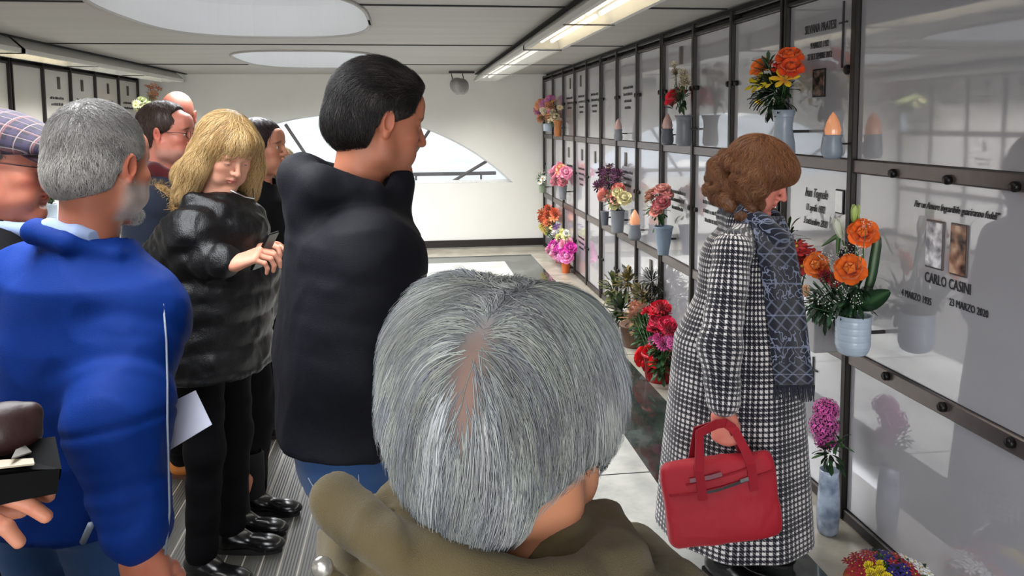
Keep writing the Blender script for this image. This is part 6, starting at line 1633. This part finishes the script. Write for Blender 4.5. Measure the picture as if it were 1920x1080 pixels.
for (x, y, R, n, l) in ((1560, 570, 46, 110, 34), (1530, 570, 30, 50, 28), (1595, 560, 34, 70, 30), (1610, 540, 24, 30, 30)):
    P = wl(x, y, .14); m = mpp(P); leaves(q, P, (R*m*.7, R*m, R*m*.7), n, l*m, [(20, 44, 24), (32, 62, 34), (26, 52, 30), (60, 96, 70)], (-.5, -.4, .1), .26, .2)
for k in range(14):
    P = VC+np.array((-.02, 0, 0)); o = _n3((R4.uniform(-.6, -.2), R4.uniform(-.6, .6), R4.uniform(.1, .8))); q.tube([P, P+o*.10, P+o*.17], .0018, (40, 70, 40), 4)
q.build('leaves', M_LEAF, e)
def blade(label, pts, w, cols, name='blade_leaf'):
    P = [wl(x, y, o) for x, y, o in pts]; e = empty(name, P[0], label, 'leaf'); n = 14; V = []; C = []; Fq = []; T = np.linspace(0, len(P)-1, n)
    Q = np.array([[np.interp(t, range(len(P)), [p[k] for p in P]) for k in range(3)] for t in T]); m = mpp(P[0])
    for i in range(n):
        d = _n3(Q[min(i+1, n-1)]-Q[max(i-1, 0)]); sd = _n3(np.cross(d, _n3(Q[i]-np.array((0, 0, CH))))); ww = w*m*math.sin(math.pi*(.08+.90*i/(n-1)))**.7; nn = np.cross(sd, d)
        for u, c in ((-1, 0), (-.5, 1), (0, 2), (.5, 1), (1, 0)): V.append(Q[i]+sd*ww*u*.5+nn*ww*.15*abs(u)); C.append(lin(cols[c]))
    for i in range(n-1):
        for k in range(4): a = i*5+k; Fq.append((a, a+1, a+6, a+5))
    Vb = [v+np.array((.002, .001, -.001)) for v in V]; o = len(V); Fq += [tuple(o+i for i in f[::-1]) for f in Fq]
    mesh_obj('leaf_blade', V+Vb, Fq, M_LEAF, e, True, col=np.array(C+C))
blade('broad striped dark green leaf pointing right above the ribbed white vase', [(1590, 572, .14), (1628, 566, .14), (1668, 546, .12)], 34, [(16, 40, 22), (26, 58, 30), (60, 96, 60)])
blade('tall curved dark leaf rising at the right of the highest orange rose', [(1612, 590, .10), (1634, 520, .09), (1645, 450, .09), (1630, 418, .10)], 17, [(20, 44, 26), (40, 70, 44), (130, 150, 120)])
blade('thin dark leaf arching left toward the steel plate above the red flowers', [(1570, 480, .12), (1572, 440, .10), (1540, 462, .10)], 8, [(40, 70, 36), (60, 96, 50), (90, 130, 70)])
vase(1600, 590, 668, 64, 60, 'white ribbed ceramic vase on the middle row holding the orange roses', M_VWHITE, 'ribbed', off=.13)
vase(1538, 594, 655, 54, 50, 'square pale grey vase beside the ribbed white one', plain('pale_grey_ceramic', (150, 148, 150), .4), 'square', off=.07)
bouquet('flower_bouquet', 'deep red poinsettia-like flowers with grassy leaves behind the houndstooth coat', rnd_blooms(1500, 482, 20, 28, 13, ['star'], [(150, 20, 30), (120, 14, 26), (170, 30, 34)], 17), [(1478, 450, 32, 60, 36, [(26, 40, 24), (50, 70, 34), (70, 60, 36)], .14), (1490, 510, 24, 30, 20)], stem_to=(1500, 560), off=.10)
# --- plants on the floor along the right wall
def floor_pot(px, py, r, h, label, mat, X=None):
    P = at(px, py, Z=0) if X is None else np.array((X, at(px, 400, X=X)[1], 0)); e = empty('planter', P, label, 'planter'); MB().lathe([(.0005, 0), (r*.75, 0), (r*.8, .01), (r, h*.9), (r*1.06, h*.92), (r*1.06, h), (r*.92, h), (.0005, h*.85)], 24, P).build('pot', mat, e, True); return P
P = floor_pot(1190, 700, .10, .16, 'brown planter on the floor under the dry green shrubs', plain('brown_pot', (96, 70, 54), .6), XW-.15)
def shrub(label, spots, pot, name='potted_shrub', cat='shrub', par=None):
    e = par or empty(name, pot, label, cat); q = Pet()
    for (x, y, R, n, l, cols, w, off) in spots:
        P = wl(x, y, off); m = mpp(P); leaves(q, P, (R*m*.7, R*m, R*m), n, l*m, cols, (-.4, -.3, .5), w)
        base = np.array(pot)+np.array((0, 0, .12)); q.tube([base, (base+P)/2+np.array((-.02, .01, 0)), P], .004, (70, 60, 40), 5)
    q.build('foliage', M_LEAF, e); return e
DRY = [(120, 104, 60), (150, 130, 80), (96, 84, 50), (84, 96, 52)]
shrub('dry olive green shrub beside the silver hair, in front of the low slabs', [(1150, 545, 26, 120, 16, [(60, 76, 40), (86, 98, 52), (110, 112, 64)], .4, .14), (1178, 530, 24, 110, 17, DRY, .4, .15), (1165, 585, 26, 110, 18, [(44, 60, 32), (60, 76, 40)], .4, .15), (1205, 560, 24, 90, 16, DRY, .4, .15), (1190, 600, 20, 70, 16, [(190, 150, 110), (150, 110, 76), (90, 96, 50)], .5, .18)], P)
shrub('dark upright conifer twigs behind the dry shrub near the low slabs', [(1222, 530, 16, 90, 22, [(40, 46, 36), (56, 60, 44)], .14, .08), (1214, 570, 20, 90, 22, [(36, 42, 34), (50, 54, 40)], .14, .08), (1228, 560, 18, 60, 22, [(36, 42, 34), (50, 54, 40)], .14, .08)], P+np.array((0, -.02, 0)), 'conifer_twigs')
P2 = floor_pot(1240, 715, .11, .17, 'red foil-wrapped planter on the floor left of the houndstooth coat', plain('red_foil', (170, 14, 30), .25, .3), XW-.20)
e2 = bouquet('flower_bouquet', 'dense crimson, magenta and red flowers between the dry shrub and the houndstooth coat', rnd_blooms(1240, 582, 13, 10, 5, ['mum', 'rose'], [(200, 20, 50), (176, 18, 40)], 13)+rnd_blooms(1252, 612, 18, 16, 8, ['mum', 'rose'], [(170, 20, 50), (140, 14, 40), (190, 30, 70)], 13)+rnd_blooms(1248, 640, 20, 10, 7, ['mum', 'hydra'], [(190, 60, 140), (206, 80, 150)], 11)+rnd_blooms(1224, 668, 15, 16, 7, ['star', 'rose'], [(186, 12, 26), (206, 24, 30)], 13)+rnd_blooms(1195, 582, 10, 14, 6, ['star'], [(222, 150, 130), (214, 170, 150)], 10), [(1240, 630, 26, 50, 16)], stem_to=(1240, 700), off=.24)
shrub('leafy green plant on the floor carrying the red and magenta flowers', [(1218, 640, 30, 130, 20, GRN, .4, .20), (1245, 660, 28, 110, 20, GRN, .4, .22), (1205, 610, 22, 70, 18, GRN, .4, .2), (1240, 690, 24, 60, 18, GRN, .4, .24)], P2, par=e2)
# magenta flower in the marbled vase
bouquet('flower_bouquet', 'large magenta hydrangea-like flower right of the red bag', [('hydra', 1549, 770, 24, (196, 60, 150), (226, 110, 180)), ('hydra', 1554, 800, 27, (200, 66, 156), (230, 120, 190), .02), ('hydra', 1548, 826, 20, (180, 50, 140), (214, 96, 170))], [(1556, 850, 24, 34, 26), (1572, 830, 14, 14, 22)], stem_to=(1555, 900), off=.13)
t = NT('marbled_blue_white_ceramic'); t.set(color=t.ramp(t.noise(14, detail=4), [(.35, lin((110, 124, 146))), (.6, lin((176, 190, 208)))]), rough=.2)
vase(1555, 880, 965, 34, 40, 'tall marbled blue-white vase on the floor beneath the magenta flower', t.m, 'tall', off=.13, floor=True)
# primrose bowl at the bottom right
P = at(1668, 1092, Z=.10); e = empty('flower_bowl', (P[0], P[1], 0), 'low bowl packed with red, yellow, purple and white primroses on the floor', 'flower bowl')
MB().lathe([(.0005, 0), (.09, 0), (.10, .01), (.135, .085), (.14, .09), (.128, .09), (.0005, .07)], 30, (P[0], P[1], 0)).build('bowl', M_TERRA, e, True)
q = Pet(); leaves(q, (P[0], P[1], .10), (.11, .11, .03), 90, .06, GRN, (0, 0, .8), .45); q.build('foliage', M_LEAF, e)
for i in range(58):
    t_ = i*2.4; rr = .130*math.sqrt((i+.5)/58); x, y = P[0]+rr*math.cos(t_), P[1]+rr*math.sin(t_); z = .135+.03*(1-(rr/.13)**2)
    w_ = CR@(np.array((x, y, z))-P); col = (YL if -.09 < w_ < -.035 and (y < P[1]+.02) else (40, 30, 110) if -.03 < w_ < .04 and R4.random() < .8 else (236, 236, 232) if w_ > .075 else (150, 16, 40)); 
    f = Pet(); bloom(f, 'star' if col != YL else 'mum', (x, y, z), (0+math.cos(t_)*rr*4, math.sin(t_)*rr*4-.2, 1), .021, col); f.build('flower_head', M_PET, e)
# left wall flowers
bouquet('flower_bouquet', 'cream and pale orange orchids hanging on the left wall near its far corner', rnd_blooms(284, 172, 9, 14, 9, ['star', 'lily'], [(214, 160, 130), (186, 110, 80), (226, 190, 160)], 7)+rnd_blooms(266, 194, 12, 10, 8, ['rose', 'daisy'], [(222, 220, 190), (196, 206, 160)], 7), [(268, 200, 14, 30, 12, [(110, 130, 80), (80, 104, 60)])], off=.25, side=-1, stem_to=(272, 224))
vase(272, 220, 262, 20, 16, 'small white vase under the cream orchids on the left wall', M_VWHITE, 'cone', off=.2, side=-1)
bouquet('flower_bouquet', 'bright yellow flowers glimpsed between the plaid cap and the grey head', rnd_blooms(93, 352, 12, 14, 9, ['mum', 'daisy'], [(232, 222, 40), (214, 206, 60)], 8), [(95, 366, 12, 16, 12)], off=.2, side=-1, stem_to=(96, 384))
bouquet('flower_bouquet', 'white bouquet on the left wall mirrored in the large upper slab', rnd_blooms(-180, 250, 40, 50, 12, ['lily', 'rose'], [WH, CR_], 18), [(-180, 270, 36, 30, 26)], off=.15, side=-1, stem_to=(-180, 320))
vase(-180, 310, 400, 60, 50, 'white vase under the white bouquet on the left wall', M_VWHITE, 'cone', off=.15, side=-1)
vase(96, 382, 430, 20, 16, 'small white vase holding the bright yellow flowers on the opposite wall', M_VWHITE, 'cone', off=.2, side=-1)
